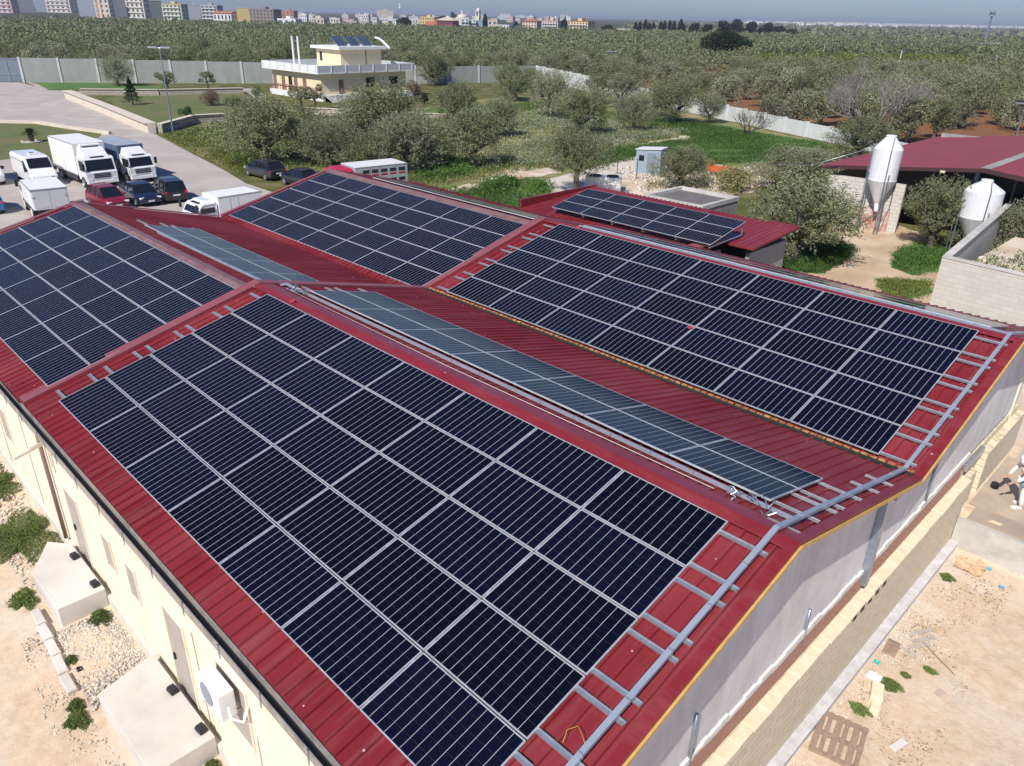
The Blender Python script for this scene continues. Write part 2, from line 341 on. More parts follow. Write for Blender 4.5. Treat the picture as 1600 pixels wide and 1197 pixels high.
# step flashing between the two halves
def strip(x0, x1, y0, z0, y1, z1, lift, th, m, name):
    mb = MB(); mb.hexa([(x0, y0, z0 + lift), (x1, y0, z0 + lift), (x1, y1, z1 + lift), (x0, y1, z1 + lift), (x0, y0, z0 + lift + th), (x1, y0, z0 + lift + th), (x1, y1, z1 + lift + th), (x0, y1, z1 + lift + th)]); return part(mb, name, m)
for ya, yb, za, zb in ((YA, FE[0], ZA, FE[1]), (YA, 6.4, ZA, -1.53), (Y2, 6.45, ZA, -1.53), (Y2, 18.8, ZA, FE[1])):
    strip(-1.22, -.84, ya, za, yb, zb, .03, .05, m_flash, 'step_flashing')
    strip(XA1 - .16, XA1 + .02, ya, za, yb, zb, .025, .03, m_cap, 'verge_sheet')
    strip(XA1 + .022, XA1 + .06, ya, za, yb, zb, -.05, .06, m_yellow, 'verge_edge')
    strip(RX0 - .1, RX0 + .12, RY if ya < 5 else RY2, RZ, {FE[0]: -6.36, 6.4: 5.9, 6.45: 5.98, 18.8: 18.3}[yb], {FE[0]: -1.66, 6.4: -1.62, 6.45: -1.60, 18.8: -1.66}[yb], .045, .03, m_flash, 'verge_sheet')
strip(XA0, XA1, 6.42, -1.57, 6.52, -1.555, .0, .07, m_dark, 'valley_gutter')
mb = MB(); r = random.Random(3); x = XA0
while x < XA1 - .1:
    mb.box((x + .02, 6.50, -1.50), (x + .17, 6.56 + r.uniform(0, .03), -1.465)); x += .2
mb.box((XA0, 6.515, -1.52), (XA1, 6.56, -1.50)); part(mb, 'rusty_sheet_edge', m_rust)
# eave gutter with brackets
g = MB()
g.prism([(-6.34, -1.66), (-6.34, -1.86), (-6.52, -1.86), (-6.52, -1.68), (-6.50, -1.68), (-6.50, -1.84), (-6.36, -1.84), (-6.36, -1.66)], 0, -15.7, XA1 - .15)
gu = part(g, 'eave_gutter', m_gutter)
g = MB(); g.quad((-15.6, -6.495, -1.80), (15.7, -6.495, -1.80), (15.7, -6.365, -1.80), (-15.6, -6.365, -1.80)); g.v = [(x, y + 6.15, z - GZ) for x, y, z in g.v]; g.build('gutter_bed', m_black, gu)
for k in range(24):
    x = -14.9 + k * 1.31; g = MB(); g.box((x - .02, -6.535, -1.95), (x + .02, -6.523, -1.66)); g.v = [(a, b_ + 6.15, c - GZ) for a, b_, c in g.v]; g.build('gutter_bracket', m_galv, gu)
# walls
mb = MB(); mb.box((-15.6, -6.15, -6.6), (15.36, -5.95, -1.68)); part(mb, 'front_wall', m_cream)
mb = MB(); mb.box((-15.62, -6.26, -7.2), (15.4, -6.155, -5.83)); part(mb, 'plinth', mat('pale_plinth', (.70, .66, .58), (.55, .52, .46), 3, .95, bmp=.4))
m_gable = mat('grey_gable_plaster', (.72, .71, .68), (.61, .60, .58), 1.6, .92, c3=(.76, .75, .73), scale2=.5, bmp=.5, streak=(.52, .50, .47), sv=(2.2, 2.2, .25), sa=.5)
mb = MB(); mb.prism([(-6.14, -4.1), (18.6, -4.1), (18.6, -1.72), (Y2, -.14), (6.45, -1.64), (YA, -.14), (-6.14, -1.72)], 0, 15.20, 15.36); part(mb, 'gable_wall', m_gable)
m_cx = brickmat('orange_clay_bricks', (.46, .20, .13), (.40, .16, .10), (.55, .42, .34), .26, .085, .012, bmp=.4)
mb = MB(); mb.box((15.22, -6.14, -4.66), (15.41, 13.1, -4.1)); part(mb, 'brick_course', m_cx)
m_tufa = brickmat('cream_tufa_blocks', (.80, .70, .50), (.74, .64, .45), (.58, .49, .35), .52, .21, .012, bmp=.9, sc=4.5)
m_tufal = mat('pale_tufa', (.82, .73, .53), (.72, .62, .43), 5, .95, bmp=.5)
mb = MB(); mb.box((15.22, -6.14, -7.2), (15.68, 13.25, -4.70)); part(mb, 'lower_block_wall', m_tufa)
mb = MB(); r = random.Random(11); y = -6.1
while y < 13.2:
    L = r.uniform(.35, .6); dx = r.uniform(-.02, .03); mb.cbox((15.56, y + L / 2, -4.69 + r.uniform(-.006, .006)), (.27 + dx, L + .004, .06 + r.uniform(0, .012)), r.uniform(-.01, .01), .012); y += L
part(mb, 'block_ledge', m_tufal)
y = 5.2
for k in range(5): part(MB().box((15.6, y + k * .42, -4.90), (15.688, y + .2 + k * .42, -4.78)), 'vent_hole', m_dark)
mb = MB(); mb.box((15.6, -6.2, -7.2), (15.92, 13.2, -6.66)); part(mb, 'foundation_strip', mat('whitewashed_footing', (.66, .63, .64), (.50, .47, .46), 4, .95, bmp=.6))
mb = MB(); mb.box((15.20, 13.3, -7.0), (15.38, 19.0, -4.305)); mb.box((15.385, 13.3, -4.75), (15.6, 14.2, -7.0)); mb.box((15.385, 14.9, -4.5), (15.62, 19.0, -7.0)); part(mb, 'lower_block_wall', m_tufa)
mb = MB(); mb.box((15.365, 13.3, -4.5), (15.5, 14.9, -4.28)); part(mb, 'window_sill', m_alu)
mb = MB(); mb.box((-15.6, -5.95, -6), (-15.4, 18.3, -1.75)); part(mb, 'rear_gable_wall', m_cream)
mb = MB(); mb.box((-15.4, 17.9, -6), (15.4, 18.1, -1.75)); part(mb, 'back_wall', m_cream)
# openings of the front wall
m_doorin = mat('grey_metal_door', (.42, .37, .33), (.36, .32, .29), 2, .6)
def opening(x0, x1, z0, z1, name, depth=.13, m=m_doorin):
    mb = MB(); mb.box((x0, -6.158, z0), (x1, -6.152, z1)); o = part(mb, name, m)
    fr = MB()
    for a, c in (((x0 - .05, z0), (x0, z1)), ((x1, z0), (x1 + .05, z1)), ((x0 - .05, z1), (x1 + .05, z1 + .05))): fr.box((a[0], -6.185, a[1]), (c[0], -6.15, c[1]))
    fr.v = [(p[0], p[1] + 6.15, p[2] - GZ) for p in fr.v]; fr.build('frame', m_cream, o)
    return o
d = opening(.15, 1.0, -5.8, -3.68, 'side_door'); h = MB(); h.box((.24, -.05, .95), (.30, -.01, 1.1)); h.build('handle', m_black, d)
d = opening(6.22, 7.12, -5.8, -3.55, 'side_door'); h = MB(); h.box((6.3, -.05, .95), (6.36, -.01, 1.1)); h.build('handle', m_black, d)
for x0, x1, z0, z1 in ((2.78, 3.25, -4.55, -3.65), (4.22, 4.68, -4.55, -3.65), (8.7, 9.75, -4.6, -3.2), (11.2, 12, -4.6, -3.6)): opening(x0, x1, z0, z1, 'shuttered_window')
for x0 in (-12.5, -8.5, -5.8): opening(x0, x0 + .7, -4.7, -3.6, 'shuttered_window')
mb = MB(); mb.tube([(-.85, -6.24, -1.9), (-.85, -6.24, -5.75)], .05, 10); part(mb, 'downpipe', m_brown, smooth=True)
mb = MB(); mb.tube([(-.36, -6.15, -2.55), (-.14, -6.95, -2.62)], .055, 12); part(mb, 'overflow_pipe', mat('pale_pipe', (.66, .62, .55), (.55, .5, .45), 5, .6), smooth=True)
mb = MB(); 
for x, za_, zb_ in ((-3.1, -2.6, -5.9), (-6.3, -2.6, -5.9), (-.55, -2.5, -3.4), (7.62, -3.3, -6.0), (9.95, -4.1, -6.2)): part(MB().tube([(x, -6.162, za_), (x + .02, -6.162, zb_)], .009, 5), 'wall_cable', mat('cable_grey', (.45, .42, .36), rough=.7))
mb = MB(); mb.box((15.365, 6.0, -4.45), (15.53, 6.2, -1.95)); mb.box((15.365, 5.9, -1.95), (15.7, 6.32, -1.8)); part(mb, 'box_downpipe', m_galv)
for y_, za_, zb_ in ((3.1, -3.4, -4.35), (9.9, -2.5, -4.1), (-1.1, -3.0, -4.2)): part(MB().tube([(15.40, y_, za_), (15.40, y_, zb_)], .032, 8), 'steel_post', m_galv, smooth=True)
# white flaking plaster edge just over the bricks
mb = MB(); r = random.Random(5); y = -6
while y < 13.2:
    L = r.uniform(.15, .5); mb.box((15.365, y, -4.12 - r.uniform(0, .05)), (15.42, y + L, -4.06 + r.uniform(0, .12))); y += L
part(mb, 'plaster_edge', mat('flaking_white_plaster', (.78, .76, .72), (.66, .64, .6), 6, .95))

# ------------------------------------------------------------------ solar panels
mp, t, b = nodes('solar_cells'); b.inputs['Roughness'].default_value = .12; b.inputs['Specular IOR Level'].default_value = .22; b.inputs['IOR'].default_value = 1.36
O = pos(t, True); s = t.nodes.new('ShaderNodeSeparateXYZ'); t.links.new(O, s.inputs[0]); oi = t.nodes.new('ShaderNodeObjectInfo')
def stripe(x, step, half):  # 1 close to a multiple of step
    f = mth(t, 'FRACT', mth(t, 'DIVIDE', x, step)); e = mth(t, 'MINIMUM', f, mth(t, 'SUBTRACT', 1, f)); return mth(t, 'LESS_THAN', mth(t, 'MULTIPLY', e, step), half)
fx = stripe(s.outputs[0], 1 / 12, .0021)      # object x and y run 0..1
fy = stripe(s.outputs[1], 1 / 6, .0011)
dash = mth(t, 'ADD', mth(t, 'MULTIPLY', stripe(s.outputs[1], 1 / 30, .0085), -.0), 1.0)
cellc = mix(t, oi.outputs['Random'], (.0026, .0032, .008), (.0036, .0055, .019)); cellc = mix(t, mth(t, 'MULTIPLY', noise(t, O, 1.3, 2), .5), cellc, (.006, .007, .017))
c1 = mix(t, mth(t, 'MULTIPLY', fy, .16), cellc, (.3, .33, .4)); c1 = mix(t, mth(t, 'MULTIPLY', fx, mth(t, 'MULTIPLY', dash, .72)), c1, (.50, .53, .58))
t.links.new(c1, b.inputs['Base Color'])
dn = noise(t, pos(t), 1.2, 5, .7); t.links.new(mth(t, 'MULTIPLY_ADD', dn, .12, .06), b.inputs['Roughness'])
def panel_proto(L, Wd):
    "panel lying in local x (0..L), y (0..Wd), top at z=0"
    e = .016; gl = MB(); gl.quad((0, 0, 0), (1, 0, 0), (1, 1, 0), (0, 1, 0)); fr = MB(); h = .035
    fr.box((0, 0, -h), (L, e, .002)); fr.box((0, Wd - e, -h), (L, Wd, .002)); fr.box((0, e, -h), (e, Wd - e, .002)); fr.box((L - e, e, -h), (L, Wd - e, .002)); fr.box((e, e, -.012), (L - e, Wd - e, -.006))
    return gl, fr
def array(name_group, x0, y0, z0, pitchx, pitchy, nx, ny, sgn, L, Wd, tilt, describe, lift=0):
    "rows counted from the ridge; sgn -1 runs towards the front, +1 to the back"
    root0 = None; ca, sa = math.cos(tilt), math.sin(tilt)
    for j in range(ny):
        for i in range(nx):
            dy = j * pitchy
            if root0 is None:
                gl, fr = panel_proto(L, Wd); root0 = empty('solar_module'); a = gl.build('glass', mp, root0); a.scale = (L - .04, Wd - .04, 1); a.location = (.02, .02, 0)
                c = fr.build('frame', m_alubright, root0); ch = [a, c]; o = root0
            else: o = dup(root0, None, ch)
            if sgn < 0:   # local +y goes down towards -Y : turn by 180 deg about z
                o.location = (x0 + i * pitchx + L, y0 - dy * ca, z0 - dy * sa); o.rotation_euler = (0, 0, 0)
                o.matrix_world = Matrix.Translation(o.location) @ Matrix.Rotation(math.pi, 4, 'Z') @ Matrix.Rotation(-tilt, 4, 'X')
            else:
                o.matrix_world = Matrix.Translation((x0 + i * pitchx, y0 + dy * ca, z0 - dy * sa)) @ Matrix.Rotation(-tilt, 4, 'X')
            r_ = ORD[j] + ' row from the ridge' if ny > 2 else ('upper row' if j == 0 else 'lower row')
            tag(o, describe % (r_, ORD[nx - 1 - i]), 'solar panel', name_group)
TL = R_(13.9)
ZP = .06
array('solar panels of the near front slope', .01, 0.0, ZP - .06, 2.12, 1.19, 7, 5, -1, 2.10, 1.165, TL, 'solar panel on near front slope, %s, %s from the gable')
array('solar panels of the right front slope', .12, 12.28, ZP - .0, 2.12, 1.19, 7, 5, -1, 2.10, 1.165, R_(13.83), 'solar panel on right-hand slope, %s, %s from the gable')
array('solar panels of the far left slope', -15.12, -.33, -.09, 2.018, 1.11, 7, 5, -1, 2.0, 1.09, TL, 'solar panel on far left slope, %s, %s from roof step')
array('solar panels of the far right slope', -15.38, 11.73, -.13, 2.045, 1.135, 7, 5, -1, 2.025, 1.11, TL, 'solar panel on far right slope, %s, %s from roof step')
array('grey glinting panels of the near back slope', .25, 1.24, -.11, 2.10, 1.17, 7, 2, 1, 2.08, 1.15, TL, 'grey glinting solar panel behind near ridge, %s, %s from the gable')
array('grey glinting panels of the far back slope', -11.1, .87, -.27, 2.0, 1.07, 5, 2, 1, 1.98, 1.055, TL, 'grey glinting solar panel behind far left ridge, %s, %s from roof step')
array('silvery panels behind the right ridge', .25, 13.55, -.16, 2.10, 1.17, 7, 2, 1, 2.08, 1.15, TL, 'silvery solar panel beyond right-hand ridge, %s, %s from the gable')
array('silvery panels behind the far right ridge', -13.2, 13.0, -.22, 2.04, 1.1, 6, 2, 1, 2.02, 1.08, TL, 'silvery solar panel beyond far right ridge, %s, %s from roof step')
# ------------------------------------------------------------------ mounting rails
def rail(x0, x1, y, z, tilt, label, grp):
    mb = MB(); mb.box((0, -.042, 0), (x1 - x0, .042, .03)); mb.box((0, -.042, .03), (x1 - x0, -.026, .04)); mb.box((0, .026, .03), (x1 - x0, .042, .04))
    o = mb.build('mounting_rail', m_alu); o.location = (x0, y, z); o.rotation_euler = (tilt, 0, 0); return tag(o, label, 'rail', grp)
ys = [-.23, -1.03, -1.39, -2.18, -2.52, -3.31, -3.65, -4.41, -4.81, -5.6]
for k, y in enumerate(ys): rail(-.58, 15.66, y, ZA + (y - YA) * TF + .018, TL, 'aluminium rail under the near front panels, %s from the ridge' % ORD[k], 'rails of the near front slope')
for k, y in enumerate(ys): rail(-.52, 15.70, y + 12.28, ZA + (y + 12.28 - Y2) * TF + .03, TL, 'aluminium rail under the right-hand slope panels, %s from the ridge' % ORD[k], 'rails of the right front slope')
for k, (y, xa) in enumerate(((1.45, -.56), (2.2, -.54), (2.55, -.56), (3.4, -.54))): rail(xa, 15.73, y, ZA - (y - YA) * TF + .02, -TL, 'aluminium rail on the slope behind the near ridge, %s from the ridge' % ORD[k], 'rails of the near back slope')
for k, y in enumerate((.6, 4.25, 5.06)): rail(15.2, 15.76, y, ZA - (y - YA) * TF + .02, -TL, 'short aluminium rail carrying only the tray, %s from the near ridge' % ORD[k], 'short rails behind the near ridge')
for k, y in enumerate((1.05, 1.8, 2.1, 2.8)): rail(-12.3 + .3 * k, -1.1, y, RZ - (y - RY) * TF + .03, -TL, 'aluminium rail on the far left back slope, %s from the ridge' % ORD[k], 'rails of the far back slope')
# ------------------------------------------------------------------ cable trays
m_tray = mat('tray_steel', (.42, .48, .55), (.36, .42, .49), 3, .45, .4)
def tray(pts, wd, name, label, z=.0):
    mb = MB()
    for a, c in zip(pts, pts[1:]):
        a, c = Vector(a), Vector(c); d = (c - a).normalized(); s_ = Vector((d.y, -d.x, 0)).normalized() * wd / 2; up = Vector((0, 0, .06))
        mb.hexa([a - s_, a + s_, c + s_, c - s_, a - s_ + up, a + s_ + up, c + s_ + up, c - s_ + up])
    root = mb.build(name, m_tray); tag(root, label, 'cable tray')
    for a, c in zip(pts, pts[1:]):
        a, c = Vector(a), Vector(c); L = (c - a).length; n = int(L / 1.0)
        d = (c - a).normalized(); s_ = Vector((d.y, -d.x, 0)).normalized() * (wd / 2 + .004)
        for k in range(1, n + 1):
            p = a + d * k * L / (n + 1); q = p + d * .03; u1 = Vector((0, 0, -.004)); u2 = Vector((0, 0, .066))
            MB().hexa([p - s_ + u1, p + s_ + u1, q + s_ + u1, q - s_ + u1, p - s_ + u2, p + s_ + u2, q + s_ + u2, q - s_ + u2]).build('cover_clip', m_alu, root)
zt = .075
tray([(15.5, -6.2, -1.6 + zt), (15.52, YA, ZA + zt + .02), (15.55, 6.45, -1.53 + zt), (15.6, Y2, ZA + zt + .02), (15.6, 14.2, -.42 + zt)], .088, 'cable_tray', 'long grey cable tray climbing over both roofs along the gable edge')
tray([(-9.5, .74, RZ - .15), (-1.2, .8, RZ - .15), (-.6, .95, ZA - .09), (.1, 1.06, ZA - .185), (15.42, 1.06, ZA - .185)], .06, 'cable_tray', 'thin grey cable tray along the ridge side of the glinting panels')
tray([(.2, 13.35, -.2), (15.5, 13.35, -.2)], .10, 'cable_tray', 'white tray edge beyond the right-hand ridge')
def wire(pts, r, m, name, label, cat, n=5): 
    o = MB().tube(pts, r, n).build(name, m, smooth=True); return tag(o, label, cat)
wire([(-.3, .72, -.05), (7, .66, -.06), (14.1, .78, -.08)], .006, m_white, 'safety_line', 'thin white line stretched beside the near ridge', 'line')
def scrap(c, label, seed):
    r = random.Random(seed); mb = MB()
    for k in range(16):
        a = Vector(c) + Vector((r.uniform(-.45, .45), r.uniform(-.16, .16), r.uniform(0, .05))); b_ = a + Vector((r.uniform(-.3, .3), r.uniform(-.2, .2), r.uniform(-.01, .08))); mb.tube([a, (a + b_) / 2 + Vector((0, 0, .04)), b_], .012, 4)
    tag(mb.build('wire_offcuts', m_galv), label, 'scrap')
scrap((14.75, .85, -.09), 'tangle of silvery offcuts behind the near ridge, close to the gable', 1); scrap((.05, .8, -.08), 'tangle of grey offcuts where the near ridge meets the step', 2)
wire([(15.22, -4.35, -1.06), (15.16, -4.2, -1.0), (15.24, -4.08, -.97), (15.36, -4.14, -.98), (15.48, -4.22, -.98)], .005, mat('orange_cable', (.6, .3, .05), rough=.5), 'loose_cable', 'thin orange cable loop beside the gable cable tray', 'cable')
def tape(c, label):
    mb = MB(); n = 10
    for k in range(n):
        a, b_ = k * 2 * math.pi / n, (k + 1) * 2 * math.pi / n
        P = [(c[0] + r_ * math.cos(q), c[1] + r_ * math.sin(q), c[2] + z) for z in (0, .03) for r_, q in ((.05, a), (.08, a), (.08, b_), (.05, b_))]; mb.hexa(P)
    tag(mb.build('tape_roll', mat('pink_tape', (.6, .06, .09), rough=.4)), label, 'tape')
tape((8.52, 12.28 - 3.62, ZP - .86), 'small red ring lying on the right-hand solar array'); tape((1.2, .1, .07), 'small pink ring lying on the near ridge cap'); tape((1.0, 12.33, .08), 'small pink ring at the top of the right-hand solar array')
# ------------------------------------------------------------------ vehicles (local +x is forward)
m_lampw = flat('clear_lamp', (.75, .77, .8), .1); m_lampr = flat('red_lamp', (.45, .01, .02), .2); m_plate = flat('number_plate', (.7, .7, .68), .5)
m_hub = mat('wheel_alloy', (.45, .46, .48), rough=.35, metal=.7); m_chassis = flat('dark_chassis', (.05, .05, .055), .7)
def wheels(root, xs, hw, r, wd=.2, mrim=m_hub):
    for x in xs:
        for s_ in (-1, 1):
            w_ = MB().wheel((0, 0, 0), r, wd).build('wheel', m_rubber, root, loc=(x, s_ * (hw - wd / 2), r))
            h = MB(); h.wheel((0, s_ * (wd / 2 + .004), 0), r * .62, .02, 14); h.build('rim', mrim, w_)
def rsec(x, w_, z0, z1, c=.09, ct=.12):
    return [(x, -w_, z0 + c), (x, -w_ + c, z0), (x, w_ - c, z0), (x, w_, z0 + c), (x, w_, (z0 + z1) / 2), (x, w_ - .02, z1 - ct), (x, w_ - ct, z1), (x, -w_ + ct, z1), (x, -w_ + .02, z1 - ct), (x, -w_, (z0 + z1) / 2)]
def car(name, loc, rz, paint, L=4.2, hw=.86, style='hatch', label='', cat='car'):
    root = empty(name, loc, rz, label, cat); k = L / 4.2
    if style == 'sedan': body = [(-2.1, .70, .42, .80), (-2.02, .82, .28, .98), (-1.4, hw, .22, 1.0), (0, hw, .20, .94), (1.2, hw, .22, .90), (1.8, .82, .24, .78), (2.05, .74, .30, .68), (2.12, .64, .38, .58)]; base = (-1.55, 1.25, .95); top = (-.95, .42, 1.38)
    elif style == 'mpv': body = [(-2.1, .74, .38, .80), (-2.05, .84, .26, .95), (-1.4, hw, .22, .98), (0, hw, .20, .96), (1.2, hw, .22, .94), (1.8, .82, .24, .84), (2.05, .74, .30, .72), (2.12, .64, .38, .6)]; base = (-2.0, 1.45, .95); top = (-1.8, .45, 1.58)
    else: body = [(-2.1, .72, .40, .82), (-2.04, .83, .26, .96), (-1.4, hw, .22, 1.0), (0, hw, .20, .96), (1.15, hw, .22, .92), (1.75, .82, .24, .82), (2.02, .74, .30, .70), (2.1, .64, .38, .6)]; base = (-1.98, 1.3, .95); top = (-1.45, .38, 1.48)
    MB().loft([rsec(x * k, w_, a, c) for x, w_, a, c in body]).build('body', paint, root, smooth=False, bevel=.03)
    def fr(b, t_, e, wb, wt, z0, z1):
        return [(b[0] * k + e, -wb, z0), (b[1] * k - e, -wb, z0), (b[1] * k - e, wb, z0), (b[0] * k + e, wb, z0), (t_[0] * k + e, -wt, z1), (t_[1] * k - e, -wt, z1), (t_[1] * k - e, wt, z1), (t_[0] * k + e, wt, z1)]
    P = fr(base, top, 0, hw - .08, hw - .24, base[2] - .05, top[2]); MB().hexa(P).build('window', m_glass, root)
    rf = MB(); rf.loft([[(top[0] * k - .06, -hw + .3, top[2] - .01), (top[0] * k - .06, hw - .3, top[2] - .01), (top[0] * k - .06, hw - .32, top[2] + .03), (top[0] * k - .06, -hw + .32, top[2] + .03)],
        [((top[0] + top[1]) / 2 * k, -hw + .21, top[2] - .01), ((top[0] + top[1]) / 2 * k, hw - .21, top[2] - .01), ((top[0] + top[1]) / 2 * k, hw - .27, top[2] + .07), ((top[0] + top[1]) / 2 * k, -hw + .27, top[2] + .07)],
        [(top[1] * k + .04, -hw + .3, top[2] - .02), (top[1] * k + .04, hw - .3, top[2] - .02), (top[1] * k + .04, hw - .32, top[2] + .02), (top[1] * k + .04, -hw + .32, top[2] + .02)]]); rf.build('roof', paint, root)
    for s_ in (-1, 1):
        for (xb, xt) in ((base[0], top[0]), (base[1], top[1]), (-.25, -.3), (base[0] * .72, top[0] * .75)):
            MB().tube([(xb * k, s_ * (hw - .075), base[2] - .02), (xt * k, s_ * (hw - .235), top[2] + .01)], .035, 6).build('pillar', paint, root)
        m_ = MB(); m_.cbox(((base[1] - .35) * k, s_ * (hw + .06), 1.0), (.12, .18, .13), 0, .02); m_.build('mirror', paint, root)
        MB().cbox((2.0 * k, s_ * .6, .66), (.16, .3, .12), -s_ * .3, .02).build('headlight', m_lampw, root)
        MB().cbox((-2.05 * k, s_ * .68, .80), (.10, .2, .22), s_ * .2, .02).build('tail_light', m_lampr, root)
    MB().box((2.09 * k, -.22, .40), (2.14 * k, .22, .50)).build('number_plate', m_plate, root); MB().box((-2.13 * k, -.25, .58), (-2.08 * k, .25, .69)).build('number_plate', m_plate, root)
    MB().box((2.0 * k, -.45, .52), (2.115 * k, .45, .60)).build('grille', m_black, root)
    wheels(root, (-1.3 * k, 1.32 * k), hw, .31); return root
def van(name, loc, rz, paint, L, hw, h, label, extras=True, cat='van'):
    root = empty(name, loc, rz, label, cat); f = L / 2
    body = [(-f, hw - .08, .35, h - .12), (-f + .1, hw, .28, h), (f - 1.9, hw, .26, h), (f - 1.45, hw - .02, .26, h - .08), (f - .85, hw - .03, .26, 1.32), (f - .25, hw - .08, .26, 1.05), (f - .03, hw - .15, .32, .85), (f, hw - .25, .4, .7)]
    MB().loft([rsec(x, w_, a, c, .1, .16 if c > 1.4 else .1) for x, w_, a, c in body]).build('body', paint, root, bevel=.03)
    MB().hexa([(f - .90, -hw + .15, 1.36), (f - .86, hw - .15, 1.36), (f - 1.38, hw - .2, h - .16), (f - 1.42, -hw + .2, h - .16), (f - .86, -hw + .15, 1.39), (f - .82, hw - .15, 1.39), (f - 1.34, hw - .2, h - .13), (f - 1.38, -hw + .2, h - .13)]).build('windscreen', m_glass, root)
    for s_ in (-1, 1):
        MB().prism([(f - 1.0, 1.22), (f - 1.9, 1.22), (f - 1.9, h - .32), (f - 1.55, h - .3)], 1, s_ * (hw - .005), s_ * (hw + .012)).build('side_window', m_glass, root)
        MB().cbox((f - 1.0, s_ * (hw + .1), 1.25), (.12, .2, .25), 0, .02).build('mirror', m_black, root)
        MB().cbox((f - .12, s_ * (hw - .22), .78), (.14, .25, .2), -s_ * .3, .02).build('headlight', m_lampw, root)
        MB().cbox((-f, s_ * (hw - .1), 1.0), (.05, .12, .35), 0, .01).build('tail_light', m_lampr, root)
        MB().box((-f + .3, s_ * (hw - .002) if s_ > 0 else -hw - .01, h - .42), (f - 2.0, s_ * hw + (.01 if s_ > 0 else -.002), h - .39)).build('door_rail', m_black, root)
    MB().box((f - .1, -.4, .5), (f + .012, .4, .66)).build('grille', m_black, root)
    if extras:
        MB().cbox((f - 2.6, 0, h + .06), (.7, .55, .12), 0, .03).build('roof_vent', paint, root); MB().cbox((f - 2.6, 0, h + .125), (.3, .3, .02), 0).build('vent_fan', m_black, root)
    wheels(root, (-f + .95, f - .95), hw, .33); return root
def truck(name, loc, rz, label, boxm, cabm, L=7.6, hw=1.18, hb=3.3, hc=2.35, reefer=True, rear='doors', cab_len=1.75, roofm=None, cat='truck'):
    root = empty(name, loc, rz, label, cat); f = L / 2; bx1 = f - cab_len - .12; bx0 = -f; zb = .85
    b = MB(); b.box((bx0, -hw, zb), (bx1, hw, hb)); b.build('cargo_box', boxm, root, bevel=.02)
    if roofm: MB().box((bx0 + .03, -hw + .03, hb + .002), (bx1 - .03, hw - .03, hb + .012)).build('box_roof', roofm, root)
    for s_ in (-1, 1):
        e = MB(); e.box((bx0 - .01, s_ * (hw + .012), hb - .06), (bx1, s_ * (hw - .01), hb + .015)); e.build('edge_trim', m_alu, root)
        MB().box((bx0, s_ * (hw + .012), zb - .02), (bx1, s_ * (hw - .01), zb + .08)).build('edge_trim', m_alu, root)
        for q in (.28, .46): MB().box((bx1 - (bx1 - bx0) * q, s_ * (hw + .004), zb + .1), (bx1 - (bx1 - bx0) * q + .02, s_ * (hw - .01), hb - .1)).build('door_seam', m_chassis, root)
        MB().box((bx0 + .9, s_ * (hw - .02), .42), (bx1 - .3, s_ * (hw - .06), .78)).build('side_guard', m_chassis, root)
    MB().box((bx0, -.42, .55), (f - .4, .42, .84)).build('chassis', m_chassis, root)
    dm = flat('box_door_grey', (.55, .56, .56), .5)
    for s_ in (-1, 1):
        d = MB().box((bx0 - .025, s_ * .03, zb + .12), (bx0 - .002, s_ * (hw - .1), hb - .12)).build('rear_door', dm, root)
        MB().box((bx0 - .05, s_ * (hw - .22), hb - .55), (bx0 - .026, s_ * (hw - .04), hb - .48)).build('hinge', m_alu, d)
        MB().box((bx0 - .04, s_ * .1, 0.6), (bx0, s_ * .5, .72)).build('tail_light', m_lampr, root)
    MB().box((bx0 - .03, -hw, hb - .12), (bx0 - .001, hw, hb)).build('rear_frame', m_galv, root)
    c0 = f - cab_len
    P = [(c0, .62), (f - .02, .62), (f, 1.25), (f - .10, 1.35), (f - .34, hc - .12), (f - .5, hc), (c0, hc + .03)]
    cabs = []
    for y, e in ((-hw + .06, .10), (-hw + .02, 0), (hw - .02, 0), (hw - .06, .10)): cabs.append([(x - (e if i_ not in (0, 6) else 0), y, z - (e * .5 if z > 1.5 else 0)) for i_, (x, z) in enumerate(P)])
    MB().loft(cabs).build('cab', cabm, root, bevel=.03)
    MB().hexa([(f - .115, -hw + .16, 1.38), (f - .115, hw - .16, 1.38), (f - .335, hw - .2, hc - .16), (f - .335, -hw + .2, hc - .16), (f - .085, -hw + .16, 1.38), (f - .085, hw - .16, 1.38), (f - .305, hw - .2, hc - .16), (f - .305, -hw + .2, hc - .16)]).build('windscreen', m_glass, root)
    fa = MB(); fa.loft([[(c0 + .02, -hw + .12, hc), (c0 + .02, hw - .12, hc), (c0 + .02, hw - .3, hb - .12 if hb - hc > .5 else hc + .2), (c0 + .02, -hw + .3, hb - .12 if hb - hc > .5 else hc + .2)],
        [(f - .55, -hw + .2, hc), (f - .55, hw - .2, hc), (f - .75, hw - .35, hc + .18), (f - .75, -hw + .35, hc + .18)]]); fa.build('roof_fairing', cabm, root, bevel=.05)
    MB().box((f - .62, -.5, hc + .01), (f - .42, .5, hc + .06)).build('sun_visor', m_black, root)
    for s_ in (-1, 1):
        MB().prism([(f - .2, 1.35), (f - 1.25, 1.35), (f - 1.25, hc - .22), (f - .42, hc - .22)], 1, s_ * (hw - .03), s_ * (hw - .012)).build('side_window', m_glass, root)
        MB().cbox((f - .02, s_ * (hw + .09), 1.75), (.10, .2, .5), 0, .03).build('mirror', m_black, root)
        MB().cbox((f + .0, s_ * (hw - .28), .72), (.06, .36, .2), 0, .02).build('headlight', m_lampw, root)
        MB().box((f - 1.3, s_ * (hw - .02), .28), (f - .75, s_ * (hw - .06), .62)).build('cab_step', cabm, root)
    MB().box((f - .3, -hw + .04, .38), (f + .04, hw - .04, .62)).build('bumper', cabm, root, bevel=.03)
